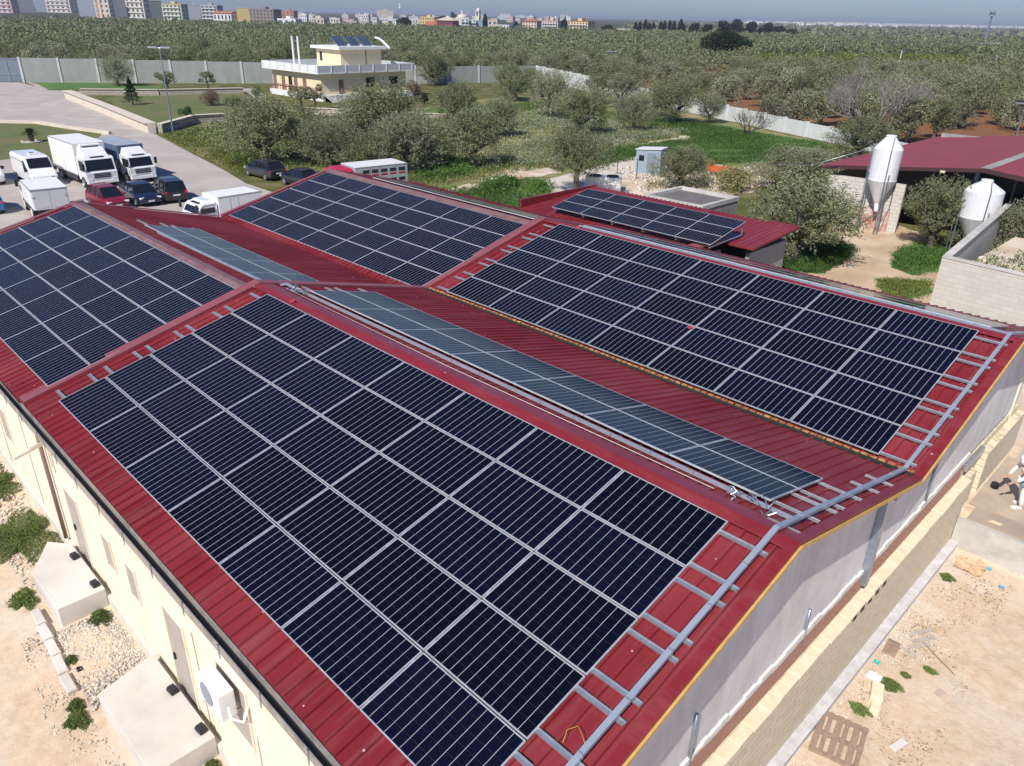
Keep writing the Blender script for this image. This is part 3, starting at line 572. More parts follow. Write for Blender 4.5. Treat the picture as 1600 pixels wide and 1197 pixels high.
    gr = MB(); [gr.box((f - .01, -.62, .84 + q * .13), (f + .025, .62, .92 + q * .13)) for q in range(3)]; gr.build('grille', m_black, root)
    if reefer:
        rf = MB().cbox((bx1 + .2, 0, hb - .32), (.42, 1.5, .5), 0, .06).build('cooling_unit', m_white, root)
        MB().box((.412 + bx1, -.6, hb - .5), (bx1 + .42, .6, hb - .2)).build('cooling_grille', m_chassis, rf)
    wheels(root, (bx0 + 1.6, f - .95), hw - .02, .44, .28, m_white if not reefer else m_hub); return root
m_wbox = flat('white_box_panel', (.82, .82, .80), .5); m_bgrey = mat('blue_grey_curtain', (.10, .15, .24), (.08, .12, .20), 2, .5); m_greytop = mat('grey_tarpaulin', (.36, .40, .45), (.30, .34, .40), 1, .6)
truck('refrigerated_truck', (-51.05, 10.85, GZ), R_(.8), 'white refrigerated truck with cooling unit over the cab, parked beside the grey-roofed truck', m_wbox, m_whitegloss, 7.6, 1.2, 3.3, 2.35)
truck('box_truck', (-50.9, 14.0, GZ), R_(1.5), 'white-cabbed truck with blue-grey sides and grey roof, right of the refrigerated truck', m_bgrey, m_whitegloss, 7.2, 1.06, 2.85, 2.2, False, roofm=m_greytop)
truck('small_box_truck', (-41.0, 4.95, GZ), R_(173), 'small white box truck seen from behind, its two grey rear doors shut', m_wbox, m_whitegloss, 5.6, 1.1, 2.2, 1.9, False, cab_len=1.4)
truck('white_delivery_truck', (-29.6, 12.4, GZ), R_(-88), 'white delivery truck standing alone between the two far roof slopes', m_wbox, m_whitegloss, 4.6, 1.06, 2.25, 1.9, False, cab_len=1.4)
van('camper_van', (-53.2, 7.7, GZ), 0, m_whitegloss, 5.4, .98, 2.2, 'white van with a roof vent, parked left of the refrigerated truck')
van('cargo_van', (-55.6, 4.6, GZ), 0, m_whitegloss, 5.0, .95, 2.05, 'white van partly outside the left edge, beside the van with the roof vent', False)
car('blue_minivan', (-44.6, 2.1, GZ), R_(176), flat('bright_blue_paint', (.02, .16, .36), .25, coat=.5), 4.2, .84, 'mpv', 'bright blue minivan tucked behind the small box truck', 'minivan')
car('parked_car', (-42.6, -.2, GZ), R_(4), flat('black_car_paint', (.012, .013, .016), .22, coat=.6), 4.0, .84, 'hatch', 'black car at the left edge in front of the blue minivan')
car('parked_car', (-40.4, 8.8, GZ), R_(3), flat('wine_red_paint', (.22, .012, .03), .25, coat=.5), 3.8, .82, 'hatch', 'wine red car peeping over the ridge of the far left roof')
car('parked_car', (-40.6, 11.2, GZ), R_(-2), flat('navy_paint', (.010, .016, .045), .2, coat=.6), 4.4, .86, 'sedan', 'dark navy sedan parked between the red car and the black minivan')
car('black_minivan', (-40.3, 13.25, GZ), R_(172), flat('black_mpv_paint', (.016, .015, .017), .25, coat=.5), 4.0, .84, 'mpv', 'black minivan showing its rear window and plate, in front of the two trucks', 'minivan')
car('parked_car', (-43.5, 22.9, GZ), R_(183), flat('dark_grey_paint', (.035, .037, .045), .25, coat=.5), 4.4, .88, 'hatch', 'dark grey hatchback parked at the road edge below the olive trees')
car('parked_car', (-38.4, 23.4, GZ), R_(184), flat('blue_black_paint', (.012, .016, .03), .2, coat=.6), 4.0, .84, 'sedan', 'dark car half hidden behind the far roof, next to the dark grey hatchback')
# livestock truck
lv = truck('livestock_truck', (-31.9, 25.2, GZ), R_(262), 'livestock truck with red cab and slatted grey body behind the far right roof', mat('livestock_grey', (.40, .43, .44), (.33, .36, .38), 2, .5), flat('pinkish_red_cab', (.50, .02, .06), .35), 6.4, 1.25, 2.45, 2.2, False, roofm=m_white)
for s_ in (1, -1):
    for row in range(2):
        for k in range(5):
            x = -2.95 + k * .78; z = 1.95 - row * .75
            MB().box((x, s_ * 1.252, z), (x + .55, s_ * 1.262, z + .25)).build('slat_opening', m_black, lv)
            if row == 0: MB().box((x, s_ * 1.252, z - .22), (x + .55, s_ * 1.266, z - .1)).build('red_band', m_lampr, lv)

# ------------------------------------------------------------------ annex with the small array
ax = empty('annex', (-4, 26, GZ), 0, 'low annex with red corrugated roof and a small solar array, behind the right-hand ridge', 'building'); av = Vector((-4, 26, GZ))
def apart(mb, name, m, **k): mb.v = [(x - av.x, y - av.y, z - av.z) for x, y, z in mb.v]; return mb.build(name, m, ax, **k)
def slope2(x0, x1, ya, za, yb, zb, name='roof_slope'):
    xs = []; x = x0
    while x < x1 - .2: xs += [(x, 0), (x + .18, 0), (x + .2, .04), (x + .26, .04), (x + .28, 0)]; x += .3
    xs.append((x1, 0)); n = len(xs); V = [(x, ya, za + h) for x, h in xs] + [(x, yb, zb + h) for x, h in xs]; V += [(x0, ya, za - .12), (x1, ya, za - .12), (x0, yb, zb - .12), (x1, yb, zb - .12)]; k = 2 * n
    mb = MB(); mb.add(V, [(i, i + 1, n + i + 1, n + i) for i in range(n - 1)] + [(k, k + 1, k + 3, k + 2), (0, n, k + 2, k), (n - 1, k + 1, k + 3, 2 * n - 1), tuple([k, k + 1] + list(range(n - 1, -1, -1))), tuple([k + 2] + list(range(n, 2 * n)) + [k + 3])]); return apart(mb, name, m_roof)
slope2(-11.4, .55, 21.9, -2.75, 28.6, -2.35); slope2(.57, 2.2, 24.1, -2.62, 28.9, -2.33)
mb = MB(); mb.hexa([(-.1, 22.0, -2.62), (.5, 22.0, -2.62), (.9, 25.2, -2.5), (.3, 25.2, -2.5), (-.1, 22.0, -2.54), (.5, 22.0, -2.54), (.9, 25.2, -2.42), (.3, 25.2, -2.42)]); apart(mb, 'access_plank', m_flash)
m_block = brickmat('grey_concrete_blocks', (.36, .36, .34), (.31, .31, .29), (.22, .22, .21), .5, .22, .012, bmp=.4)
mb = MB(); mb.box((1.6, 24.6, -6), (1.8, 28.4, -3.05)); mb.box((-11, 22.4, -6), (.2, 22.6, -2.9)); mb.box((-11, 28.2, -6), (1.6, 28.4, -2.6)); mb.box((-11.2, 22.4, -6), (-11, 28.4, -2.75)); mb.box((.0, 22.6, -6), (.2, 24.6, -3.2)); mb.box((.2, 24.6, -6), (1.6, 24.8, -3.6)); apart(mb, 'block_wall', m_block)
mb = MB(); mb.box((-11.5, 21.9, -2.72), (-11.38, 28.7, -2.25)); apart(mb, 'verge_sheet', m_cap)
array('panels of the annex array', -9.25, 25.25, -1.72, 2.05, 1.05, 5, 3, -1, 2.03, 1.03, R_(11.5), 'solar panel on the annex, %s, %s from the right')
for o in bpy.data.objects:
    if o.get('label', '').startswith('solar panel on the annex'): o['label'] = o['label'].replace('row from the ridge', 'row from back')
mb = None
for k, x in enumerate((-9.0, -7, -5, -3, -1, .9)):
    r_ = empty('panel_support', (x, 25.2, -2.4), 0, 'triangular metal support under the annex array, %s from its right end' % ORD[5 - k], 'support', 'supports of the annex array')
    MB().tube([(0, 0, -.05), (0, 0, .62)], .03, 6).build('upright', m_alu, r_); MB().tube([(0, 0, -.02), (0, -3.0, -.12)], .03, 6).build('base_rail', m_alu, r_); MB().tube([(0, 0, .58), (0, -3.05, -.02)], .025, 6).build('top_rail', m_alu, r_)
# flat-roofed grey building behind the annex
fb = empty('flat_roofed_shed', (-7.3, 33.4, GZ), 0, 'low grey building with a flat parapet roof behind the annex', 'building')
MB().box((-2.2, -2.1, 0), (2.1, 2.1, 2.7)).build('wall', m_concd, fb)
MB().box((-2.0, -1.9, 2.70), (1.9, 1.9, 2.74)).build('roof', mat('bitumen_roof', (.17, .155, .15), (.13, .12, .115), 1.2, .9), fb)
for a, c in (((-2.25, -2.15), (2.15, -1.9)), ((-2.25, 1.9), (2.15, 2.15)), ((-2.25, -1.9), (-2.0, 1.9)), ((1.9, -1.9), (2.15, 1.9))): MB().box((a[0], a[1], 2.7), (c[0], c[1], 2.95)).build('parapet', m_conc, fb)
# cooling units by the olive tree
hv = empty('cooling_unit', at(942, 297), R_(35), 'white double-fan cooling unit beside the thick olive trunk', 'cooling unit')
MB().box((-1.5, -.65, .1), (1.5, .65, 1.15)).build('casing', m_white, hv, bevel=.02)
for x in (-.75, .75): f_ = MB().lathe([(.5, 1.15), (.5, 1.24), (.44, 1.24), (.44, 1.17)], (x, 0, 0), 20).build('fan', m_black, hv)
sh = empty('metal_shed', at(1015, 271), R_(15), 'narrow blue-grey metal cabin with a door at the end of the concrete yard', 'shed')
m_cab = mat('blue_grey_cladding', (.30, .37, .43), (.25, .31, .37), 3, .5)
MB().prism([(-1.2, 0), (1.2, 0), (1.2, 2.35), (-1.2, 2.15)], 1, -.75, .75).build('wall', m_cab, sh)
MB().hexa([(-1.3, -.85, 2.17), (1.3, -.85, 2.37), (1.3, .85, 2.37), (-1.3, .85, 2.17), (-1.3, -.85, 2.23), (1.3, -.85, 2.43), (1.3, .85, 2.43), (-1.3, .85, 2.23)]).build('roof', m_white, sh)
d_ = MB().box((-.1, -.78, .1), (.7, -.752, 1.95)).build('door', flat('cabin_door', (.20, .25, .30), .5), sh); MB().box((0, -.81, .95), (.06, -.781, 1.1)).build('handle', m_alu, d_)
MB().box((-.9, -.775, 1.2), (-.4, -.752, 1.7)).build('window', m_glass, sh)
for i_, (u, v) in enumerate(((968, 272), (990, 271), (1003, 279), (945, 277), (912, 300), (877, 294))):
    P = at(u, v); tag(MB().lathe([(.45, 0), (.45, .07), (.38, .09)], (0, 0, 0), 18).build('manhole_cover', m_concd, loc=P), ['dark round cover on the concrete yard, left of the two near the cabin', 'dark round cover nearest to the metal cabin', 'dark round cover at the lower edge of the concrete yard', 'dark round cover between the olive tree and the yard posts', 'dark round cover just right of the thick olive trunk', 'dark round cover just left of the thick olive trunk'][i_], 'cover', 'round covers on the concrete yard')
for i_, (u, v, h) in enumerate(((964, 272, 1.1), (994, 280, 1.8))):
    P = at(u, v); tag(MB().tube([P, P + Vector((0, 0, h))], .035, 6).build('steel_post', m_chassis), ['short post standing on the concrete yard', 'taller thin post standing on the concrete yard edge'][i_], 'post')
tr = empty('orange_trailer', at(1126, 276), R_(10), 'small orange trailer standing in the stony ground behind the annex', 'trailer')
m_or = flat('orange_paint', (.62, .13, .03), .5)
MB().box((-1.1, -.6, .45), (1.1, .6, .85)).build('bed', m_or, tr); wheels(tr, (-.5, .5), .6, .28, .16); MB().box((-1.1, -.62, .85), (-1.0, .62, 1.3)).build('headboard', m_or, tr)

# ------------------------------------------------------------------ barn and silos
bn = empty('open_barn', (0, 46, GZ), 0, 'open-fronted barn with a broad dull red roof behind the silos', 'barn'); 
def bp(mb, name, m, **k): mb.v = [(x, y - 46, z - GZ) for x, y, z in mb.v]; return mb.build(name, m, bn, **k)
m_broof = mat('dull_red_roof', (.29, .055, .062), (.25, .048, .055), .5, .6)
def quadslab(p, t_): return MB().hexa([(x, y, z - t_) for x, y, z in p] + list(p))
bp(quadslab([(-4.7, 45.8, -1.93), (5.75, 45.8, -.72), (5.75, 70, -.72), (-4.7, 70, -1.93)], .12), 'roof_slope', m_broof)
bp(quadslab([(5.85, 45.8, -.72), (30, 45.8, -2.9), (30, 70, -2.9), (5.85, 70, -.72)], .12), 'roof_slope', m_broof)
bp(quadslab([(5.5, 45.78, -.70), (6.1, 45.78, -.70), (6.1, 70, -.70), (5.5, 70, -.70)], .03), 'ridge_strip', m_concd)
m_fas = flat('dark_fascia', (.06, .02, .025), .7)
bp(MB().hexa([(-4.75, 45.7, -2.18), (5.8, 45.7, -.98), (5.8, 45.79, -.98), (-4.75, 45.79, -2.18), (-4.75, 45.7, -1.95), (5.8, 45.7, -.74), (5.8, 45.79, -.74), (-4.75, 45.79, -1.95)]), 'fascia', m_fas)
bp(MB().hexa([(5.8, 45.7, -1.0), (30, 45.7, -3.2), (30, 45.79, -3.2), (5.8, 45.79, -1.0), (5.8, 45.7, -.74), (30, 45.7, -2.92), (30, 45.79, -2.92), (5.8, 45.79, -.74)]), 'fascia', m_fas)
m_wblock = brickmat('whitewashed_blocks', (.62, .60, .54), (.56, .54, .49), (.40, .38, .34), .5, .25, .02, bmp=.4)
bp(MB().box((-4.1, 46.2, -6), (1.2, 46.4, -2.5)), 'block_wall', m_wblock); bp(MB().box((-4.1, 46.4, -6), (-3.9, 69, -2.5)), 'block_wall', m_wblock)
bp(MB().box((-4.2, 68.8, -6), (30, 69, -1.5)), 'rear_wall', m_concd)
for x in (5.2, 11, 17): bp(MB().box((x - .11, 46.6, -6), (x + .11, 46.85, -.98 - max(0, x - 5.8) * .09 - max(0, 5.8 - x) * .11)), 'steel_column', m_galv)
for x in (-4.0, 5.2): bp(MB().box((x - .06, 57, -6), (x + .06, 57.2, -1.6)), 'steel_column', m_galv)
for x in (-1.2, 3.4): bp(MB().cbox((x, 45.66, -1.78 + (x + 1.2) * .115), (.3, .08, .14)), 'lamp', flat('work_lamp', (.7, .6, .42), .4))
bp(MB().box((-2.0, 46.12, -5.85), (.6, 46.19, -4.4)), 'red_stain_panel', mat('red_spray_on_wall', (.42, .13, .11), (.58, .52, .47), 2.4, .9))
m_silo = mat('white_fibreglass', (.80, .81, .82), (.74, .75, .77), 1.2, .35, coat=.2)
m_silo = mat('white_fibreglass_', (.80, .81, .82), (.74, .75, .77), 1.2, .35, coat=.2, streak=(.6, .6, .58), sv=(3, 3, .3), sa=.4)
def silo(loc, label, R=1.05, zc=2.1, zs=3.9, zt=5.9, zk=6.6):
    r = empty('feed_silo', loc, R_(10), label, 'silo')
    MB().lathe([(.16, zc), (.2, zc + .05), (R, zs), (R + .02, zs + .06), (R, zs + .1), (R, zt), (R * .95, zt + .08), (.33, zk)], (0, 0, 0), 28).build('hopper', m_silo, r)
    MB().lathe([(.33, zk - .02), (.35, zk + .1), (.3, zk + .14)], (0, 0, 0), 14).build('lid', m_silo, r)
    MB().tube([(0, 0, zc + .05), (.1, -.1, zc - .55)], [.16, .13], 10).build('outlet', m_silo, r)
    for k in range(4):
        a = k * math.pi / 2 + .6; x, y = math.cos(a) * R * 1.02, math.sin(a) * R * 1.02
        MB().tube([(x * 1.03, y * 1.03, -.05), (x, y, zs + .5)], .045, 6).build('leg', m_galv, r)
    for k in range(4):
        a = k * math.pi / 2 + .6; b_ = a + math.pi / 2; MB().tube([(math.cos(a) * R, math.sin(a) * R, .5), (math.cos(b_) * R, math.sin(b_) * R, 1.6)], .025, 5).build('brace', m_galv, r)
    MB().tube([(R * .4, -R * 1.0, .1), (R * .4, -R * 1.0, zt + .1), (.3, -.35, zk)], .04, 6).build('filling_pipe', m_galv, r)
    l = MB()
    for s_ in (-.18, .18): l.tube([(-R - .08, s_, .1), (-R - .08, s_, zt)], .018, 5)
    l.build('ladder', m_galv, r); return r
silo((-.2, 45.5, GZ), 'tall white feed silo on four legs in front of the barn block wall', .93, 2.0, 3.55, 5.6, 6.35)
silo((6.5, 43.9, GZ), 'squat white feed silo standing behind the end of the pale block wall', 1.12, .9, 2.5, 4.1, 4.65)
# enclosure wall of pale blocks
ew = empty('enclosure_wall', (9.1, 29.2, GZ), 0, 'pale block wall bending round a stony planting bed at the right', 'wall')
m_pblock = brickmat('pale_rough_blocks', (.58, .56, .50), (.52, .50, .45), (.50, .48, .43), .5, .22, .008, stain=(.46, .45, .42), bmp=.5)
def wseg(root, org, a, c, z0, z1a, z1b, th, m, name='wall_run', capm=None):
    a, c = Vector(a), Vector(c); d = (c - a).normalized(); n = Vector((-d.y, d.x)) * th; o = Vector((org[0], org[1])); a -= o; c -= o
    P = [(a.x, a.y, z0), (c.x, c.y, z0), (c.x + n.x, c.y + n.y, z0), (a.x + n.x, a.y + n.y, z0), (a.x, a.y, z1a), (c.x, c.y, z1b), (c.x + n.x, c.y + n.y, z1b), (a.x + n.x, a.y + n.y, z1a)]
    MB().hexa(P).build(name, m, root)
    if capm:
        n2 = n * 1.3; e = n * -.15; MB().hexa([(a.x + e.x, a.y + e.y, z1a + .002), (c.x + e.x, c.y + e.y, z1b + .002), (c.x + n2.x, c.y + n2.y, z1b + .002), (a.x + n2.x, a.y + n2.y, z1a + .002), (a.x + e.x, a.y + e.y, z1a + .06), (c.x + e.x, c.y + e.y, z1b + .06), (c.x + n2.x, c.y + n2.y, z1b + .06), (a.x + n2.x, a.y + n2.y, z1a + .06)]).build('coping', capm, root)
wseg(ew, (9.1, 29.2), (9.1, 29.2), (21, 27.9), 0, 3.35, 3.35, .25, m_pblock, capm=m_conc)
wseg(ew, (9.1, 29.2), (7.6, 45.0), (9.1, 29.45), 0, 3.3, 3.35, .25, m_pblock, capm=m_conc)
MB().box((9.35 - 9.1, .26, 0), (20 - 9.1, 12, 2.3)).build('planting_bed', m_sand, ew)

# ------------------------------------------------------------------ villa
vl = empty('villa', (-102, 69, GZ), 0, 'cream two-storey villa with a wide white balcony roof and rooftop water heaters', 'house')
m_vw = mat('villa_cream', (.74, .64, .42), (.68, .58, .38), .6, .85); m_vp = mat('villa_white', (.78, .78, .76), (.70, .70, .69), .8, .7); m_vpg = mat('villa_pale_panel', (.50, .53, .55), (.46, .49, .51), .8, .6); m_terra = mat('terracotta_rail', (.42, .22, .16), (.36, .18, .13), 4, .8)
def vb(a, c, name, m, par=vl, **k): return MB().box((a[0] + 102, a[1] - 69, a[2]), (c[0] + 102, c[1] - 69, c[2])).build(name, m, par, **k)
vb((-110.3, 60.95, .9), (-94.95, 77.9, 4.1), 'wall', m_vw)
vb((-111.0, 60.6, 0), (-94.2, 79, .9), 'terrace_base', m_vp)
sl_ = vb((-111.9, 60, 4.1), (-94.2, 79.4, 4.35), 'balcony_slab', m_vp)
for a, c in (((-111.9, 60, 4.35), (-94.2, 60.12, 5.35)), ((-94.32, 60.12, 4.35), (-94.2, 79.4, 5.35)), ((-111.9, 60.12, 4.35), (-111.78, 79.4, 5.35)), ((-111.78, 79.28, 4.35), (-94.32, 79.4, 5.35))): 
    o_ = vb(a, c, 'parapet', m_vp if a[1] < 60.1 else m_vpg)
for k in range(8): vb((-111.5 + k * 2.4, 59.96, 4.3), (-111.35 + k * 2.4, 60.0, 5.38), 'parapet_post', m_vpg)
for k in range(7): vb((-94.2, 62.5 + k * 2.7, 4.3), (-94.14, 62.66 + k * 2.7, 5.38), 'parapet_post', m_vp)
vb((-104.6, 66.5, 4.35), (-97.3, 74.6, 7.5), 'roof_room', m_vw); vb((-105.3, 65.8, 7.5), (-96.6, 75.3, 7.95), 'roof_room_slab', m_vp)
vb((-103.6, 66.46, 5.6), (-102.9, 66.5, 7.0), 'window', m_glass); vb((-97.29, 71.4, 4.4), (-97.22, 71.55, 7.5), 'downpipe', m_brown)
for k in range(3):
    y = 66.8 + k * 2.5; wht = empty('solar_water_heater', Vector((-99.5, y + .2, GZ + 7.95)), 0, '%s tilted water-heating collector on the villa roof room' % ['left', 'middle', 'right'][k], 'solar collector', 'collectors on the villa roof')
    MB().hexa([(-.9 + 1.6, -.0, .12), (1.6 - .9, 1.9, .12), (-1.4, 1.9, 1.4), (-1.4, 0, 1.4), (.76, 0, .18), (.76, 1.9, .18), (-1.34, 1.9, 1.46), (-1.34, 0, 1.46)]).build('collector', glassy('collector_glass', (.06, .09, .14), .1), wht)
    for yy in (.03, 1.87): MB().tube([(.7, yy, 0), (.73, yy, .15), (-1.4, yy, 1.42), (-1.4, yy, 0)], .05, 5).build('frame', m_alu, wht)
ct = MB(); ct.tube([(x + 102, 76.6 - 69 - 1.2, 7.6 + z) for x, z in [(-99.8 + q * .5, 1.6 * math.sin(math.pi * (.5 + q / 16))) for q in range(9)]], .18, 8); ct.build('curved_rim', m_vp, vl)
for x, y in ((-107.6, 63.8), (-107.0, 64.5)): MB().tube([(x + 102, y - 69, 4.35), (x + 102, y - 69, 9.2)], .17, 8).build('flue', m_vp, vl)
MB().tube([(-104.8 + 102, 66.2 - 69, 7.95), (-104.8 + 102, 66.2 - 69, 10.2)], .03, 5).build('aerial', m_alu, vl)
for x in (-110.0, -107.2, -104.9, -103.2, -100.4): vb((x, 60.87, .9), (x + 1.0, 60.95, 3.2), 'shutter_door', m_brown if x != -104.9 else m_glass)
for y in (69.6, 74.4): vb((-94.95, y, 1.5), (-94.87, y + 1.7, 3.3), 'window', m_glass)
vb((-94.95, 64.2, .9), (-94.88, 65.1, 3.1), 'door', m_brown)
for k in range(24): vb((-111 + k * .7, 60.62, .9), (-110.93 + k * .7, 60.68, 1.8), 'baluster', m_terra)
vb((-111, 60.58, 1.8), (-94.6, 60.7, 1.9), 'handrail', m_terra); vb((-94.3, 64, 1.8), (-94.2, 79, 1.88), 'handrail', m_terra)
for k in range(7): vb((-94.3, 61 + 0, 0), (-94.2 + .34 * (7 - k), 63.2, .13 * (k + 1)), 'step', m_conc)
for k in range(8): vb((-94.26, 64.2 + k * 2.0, .9), (-94.2, 64.28 + k * 2.0, 1.8), 'baluster', m_terra)
# ------------------------------------------------------------------ boundary walls, gate, garden walls, lamps
m_fence = mat('grey_ribbed_concrete', (.34, .36, .34), (.30, .32, .30), .8, .85, streak=(.24, .25, .23), sv=(.6, .6, .15), sa=.5); m_fpost = mat('pale_concrete_post', (.56, .57, .56), (.48, .49, .48), 1, .85); m_fwhite = mat('whitewashed_wall', (.66, .68, .66), (.56, .58, .56), .7, .85)
def panel_wall(name, pts, hs, step, m, label, mp_=m_fpost, ribs=True):
    root = empty(name, pts[0], 0, label, 'wall'); O_ = Vector(pts[0])
    for (a, c), (ha, hc) in zip(zip(pts, pts[1:]), zip(hs, hs[1:])):
        a, c = Vector(a) - O_, Vector(c) - O_; L = (c - a).length; n = max(1, round(L / step)); d = (c - a).normalized(); nn = Vector((-d.y, d.x, 0)); ang = math.atan2(d.y, d.x)
        for k in range(n):
            p, q = a.lerp(c, k / n), a.lerp(c, (k + 1) / n); h = ha + (hc - ha) * (k + .5) / n
            pm = MB(); pm.hexa([p - nn * .07, q - nn * .07, q + nn * .07, p + nn * .07] + [w_ + Vector((0, 0, h)) for w_ in (p - nn * .07, q - nn * .07, q + nn * .07, p + nn * .07)])
            if ribs:
                r_ = int((q - p).length / .35)
                for j in range(1, r_):
                    w_ = p.lerp(q, j / r_); pm.cbox((w_.x, w_.y, h / 2), (.08, .2, h - .02), ang)
            pm.build('panel', m, root); MB().cbox((p.x, p.y, (h + .15) / 2), (.38, .42, h + .15), ang).build('post', mp_, root)
    return root
panel_wall('boundary_wall', [at(38, 129), at(380, 130.5), at(700, 131), at(838, 127)], [4.3, 3.9, 3.4, 3.2], 6.6, m_fence, 'grey ribbed panel wall with pale posts running behind the villa')
panel_wall('boundary_wall', [at(838, 127), at(905, 140), at(1060, 172), at(1295, 222), at(1420, 250)], [3.2, 2.9, 2.2, 1.7, 1.6], 4.2, m_fwhite, 'white panel wall between the meadow and the red-soil olive grove', m_fwhite, False)
gt = empty('sliding_gate', at(0, 128), math.atan2(3.2, 1.8), 'grey steel gate at the left edge of the road', 'gate')
m_gate = mat('grey_gate_steel', (.20, .24, .28), rough=.5)
MB().box((-6, -.04, .15), (4.6, .04, 4.0)).build('sheet', m_gate, gt)
for x in (-4, -1.2, 1.8, 4.6): MB().box((x - .15, -.1, .05), (x + .15, .1, 4.2)).build('stile', m_galv, gt)
for z in (.12, 1.3, 4.05): MB().box((-6, -.09, z - .1), (4.6, .09, z + .1)).build('crossbar', m_galv, gt)
m_stone = brickmat('rubble_stone', (.55, .50, .42), (.42, .38, .31), (.20, .18, .14), .45, .28, .05, bmp=1, sc=5); m_capst = mat('pale_cut_stone', (.68, .60, .49), (.58, .51, .42), 1.5, .9, bmp=.4)
def stonewall(pts, h, th, m, label, capm=m_capst):
    r = empty('stone_wall', pts[0], 0, label, 'wall'); o_ = pts[0]
    for a, c in zip(pts, pts[1:]): wseg(r, (o_.x, o_.y), (a.x, a.y), (c.x, c.y), 0, h, h, th, m, capm=capm)
stonewall([at(245, 208), at(180, 180), at(112, 153)], 1.1, .9, m_capst, 'pale stone retaining wall curving along the road')
stonewall([at(380, 146), at(250, 149), at(128, 148)], .9, .5, m_stone, 'low rubble wall behind the garden lawn with the small fir')
stonewall([at(350, 190), at(300, 193), at(248, 208)], 1.0, .5, m_stone, 'rubble wall at the foot of the garden lawn beside the lamp post')
stonewall([at(175, 210), at(110, 201), at(60, 193), at(-40, 191)], .35, .4, m_capst, 'low pale kerb wall round the roadside lawn', None)
stonewall([at(780, 180), at(700, 187), at(560, 180), at(478, 176)], .7, .5, m_stone, 'low rubble wall below the villa garden')
def lamp(u, v, vt, label, heads=1):
    P = at(u, v); h = hgt(u - (3 if u > 800 else -0), vt, P) - GZ; r = empty('street_lamp', P, R_(40), label, 'street lamp')
    MB().tube([(0, 0, 0), (0, 0, h)], [.1, .06], 8).build('pole', m_galv, r)
    for s_ in (-1, 1): MB().cbox((s_ * .75, 0, h + .1), (1.1, .4, .18), 0, .04).build('lamp_head', m_alu, r)
    MB().tube([(-.7, 0, h + .05), (.7, 0, h + .05)], .05, 6).build('arm', m_galv, r)
lamp(271, 209, 76, 'tall street lamp with a double head at the corner of the stone wall'); lamp(953, 124, 81, 'street lamp with a double head in the olive grove behind the white wall'); lamp(1588, 212, 162, 'street lamp leaning over the barn roof at the right edge')
# ------------------------------------------------------------------ vegetation
def px(P):
    c = CR @ (np.array([P[0], P[1], P[2]]) - CC); return (800 + CF * c[0] / c[2], 598.5 + CF * c[1] / c[2]) if c[2] > 0 else (-9e9, 0)
def leafmat(name, c, c2, isl=.32):
    if name in MATS: return MATS[name]
    m, t, b = nodes(name); b.inputs['Roughness'].default_value = .75; b.inputs['Specular IOR Level'].default_value = .25
    P = pos(t, True); g = t.nodes.new('ShaderNodeNewGeometry'); oi = t.nodes.new('ShaderNodeObjectInfo')
    k = mix(t, ramp(t, noise(t, P, .9, 3), [(.35, (0, 0, 0)), (.65, (1, 1, 1))]), c, c2)
    lf = mth(t, 'MULTIPLY_ADD', noise(t, pos(t), .14, 2), 1.1, .45)
    v = mth(t, 'MULTIPLY', mth(t, 'MULTIPLY', lf, mth(t, 'MULTIPLY_ADD', g.outputs['Random Per Island'], isl * 2, 1 - isl)), mth(t, 'MULTIPLY_ADD', oi.outputs['Random'], .3, .85))
    cx = t.nodes.new('ShaderNodeCombineColor'); [t.links.new(v, cx.inputs[i]) for i in range(3)]
    t.links.new(mix(t, 1.0, k, cx.outputs[0], 'MULTIPLY'), b.inputs['Base Color'])
    tr = t.nodes.new('ShaderNodeBsdfTranslucent'); t.links.new(k, tr.inputs[0]); ms = t.nodes.new('ShaderNodeMixShader'); ms.inputs[0].default_value = .28
    t.links.new(b.outputs[0], ms.inputs[1]); t.links.new(tr.outputs[0], ms.inputs[2]); t.links.new(ms.outputs[0], t.nodes['Material Output'].inputs[0]); MATS[name] = m; return m
m_olive = leafmat('olive_leaves', (.27, .285, .155), (.19, .21, .105)); m_oliveg = leafmat('silver_olive_leaves', (.32, .33, .21), (.24, .25, .15))
m_dkleaf = leafmat('dark_evergreen_leaves', (.030, .055, .022), (.018, .036, .014)); m_gleaf = leafmat('fresh_green_leaves', (.11, .20, .045), (.07, .14, .03)); m_cyp = leafmat('cypress_leaves', (.022, .036, .020), (.014, .024, .014))
m_yleaf = leafmat('yellow_green_leaves', (.20, .22, .05), (.13, .16, .035)); m_dry = leafmat('dry_grass_blades', (.32, .28, .13), (.21, .22, .085)); m_pink = leafmat('dry_pinkish_twigs', (.22, .16, .12), (.15, .11, .08))
def leaf_quads(P, leaf, rg, asp=.4, upb=0.0):
    n = len(P); a = rg.normal(size=(n, 3)); a[:, 2] += upb; a /= np.linalg.norm(a, axis=1)[:, None]; b_ = rg.normal(size=(n, 3)); b_ -= (b_ * a).sum(1)[:, None] * a; b_ /= np.linalg.norm(b_, axis=1)[:, None]
    L = leaf * rg.uniform(.6, 1.3, (n, 1)); W_ = L * asp; a = a * L / 2; b_ = b_ * W_ / 2
    V = np.stack([P - a, P + b_, P + a, P - b_], 1).reshape(-1, 3); return V, np.arange(n * 4).reshape(n, 4)
def lobes(R, z0, z1, k, rg, rl=(.32, .55)):
    out = []
    for i in range(k):
        a = rg.uniform(0, 2 * math.pi); rr = R * math.sqrt(rg.uniform(0, 1)) * .72; q = rg.uniform(0, 1); z = z0 + (z1 - z0) * q
        rr *= math.sqrt(max(.15, 1 - (2 * q - .85) ** 2)) if q > .1 else .8
        out.append((rr * math.cos(a), rr * math.sin(a), z, R * rg.uniform(*rl)))
    return out
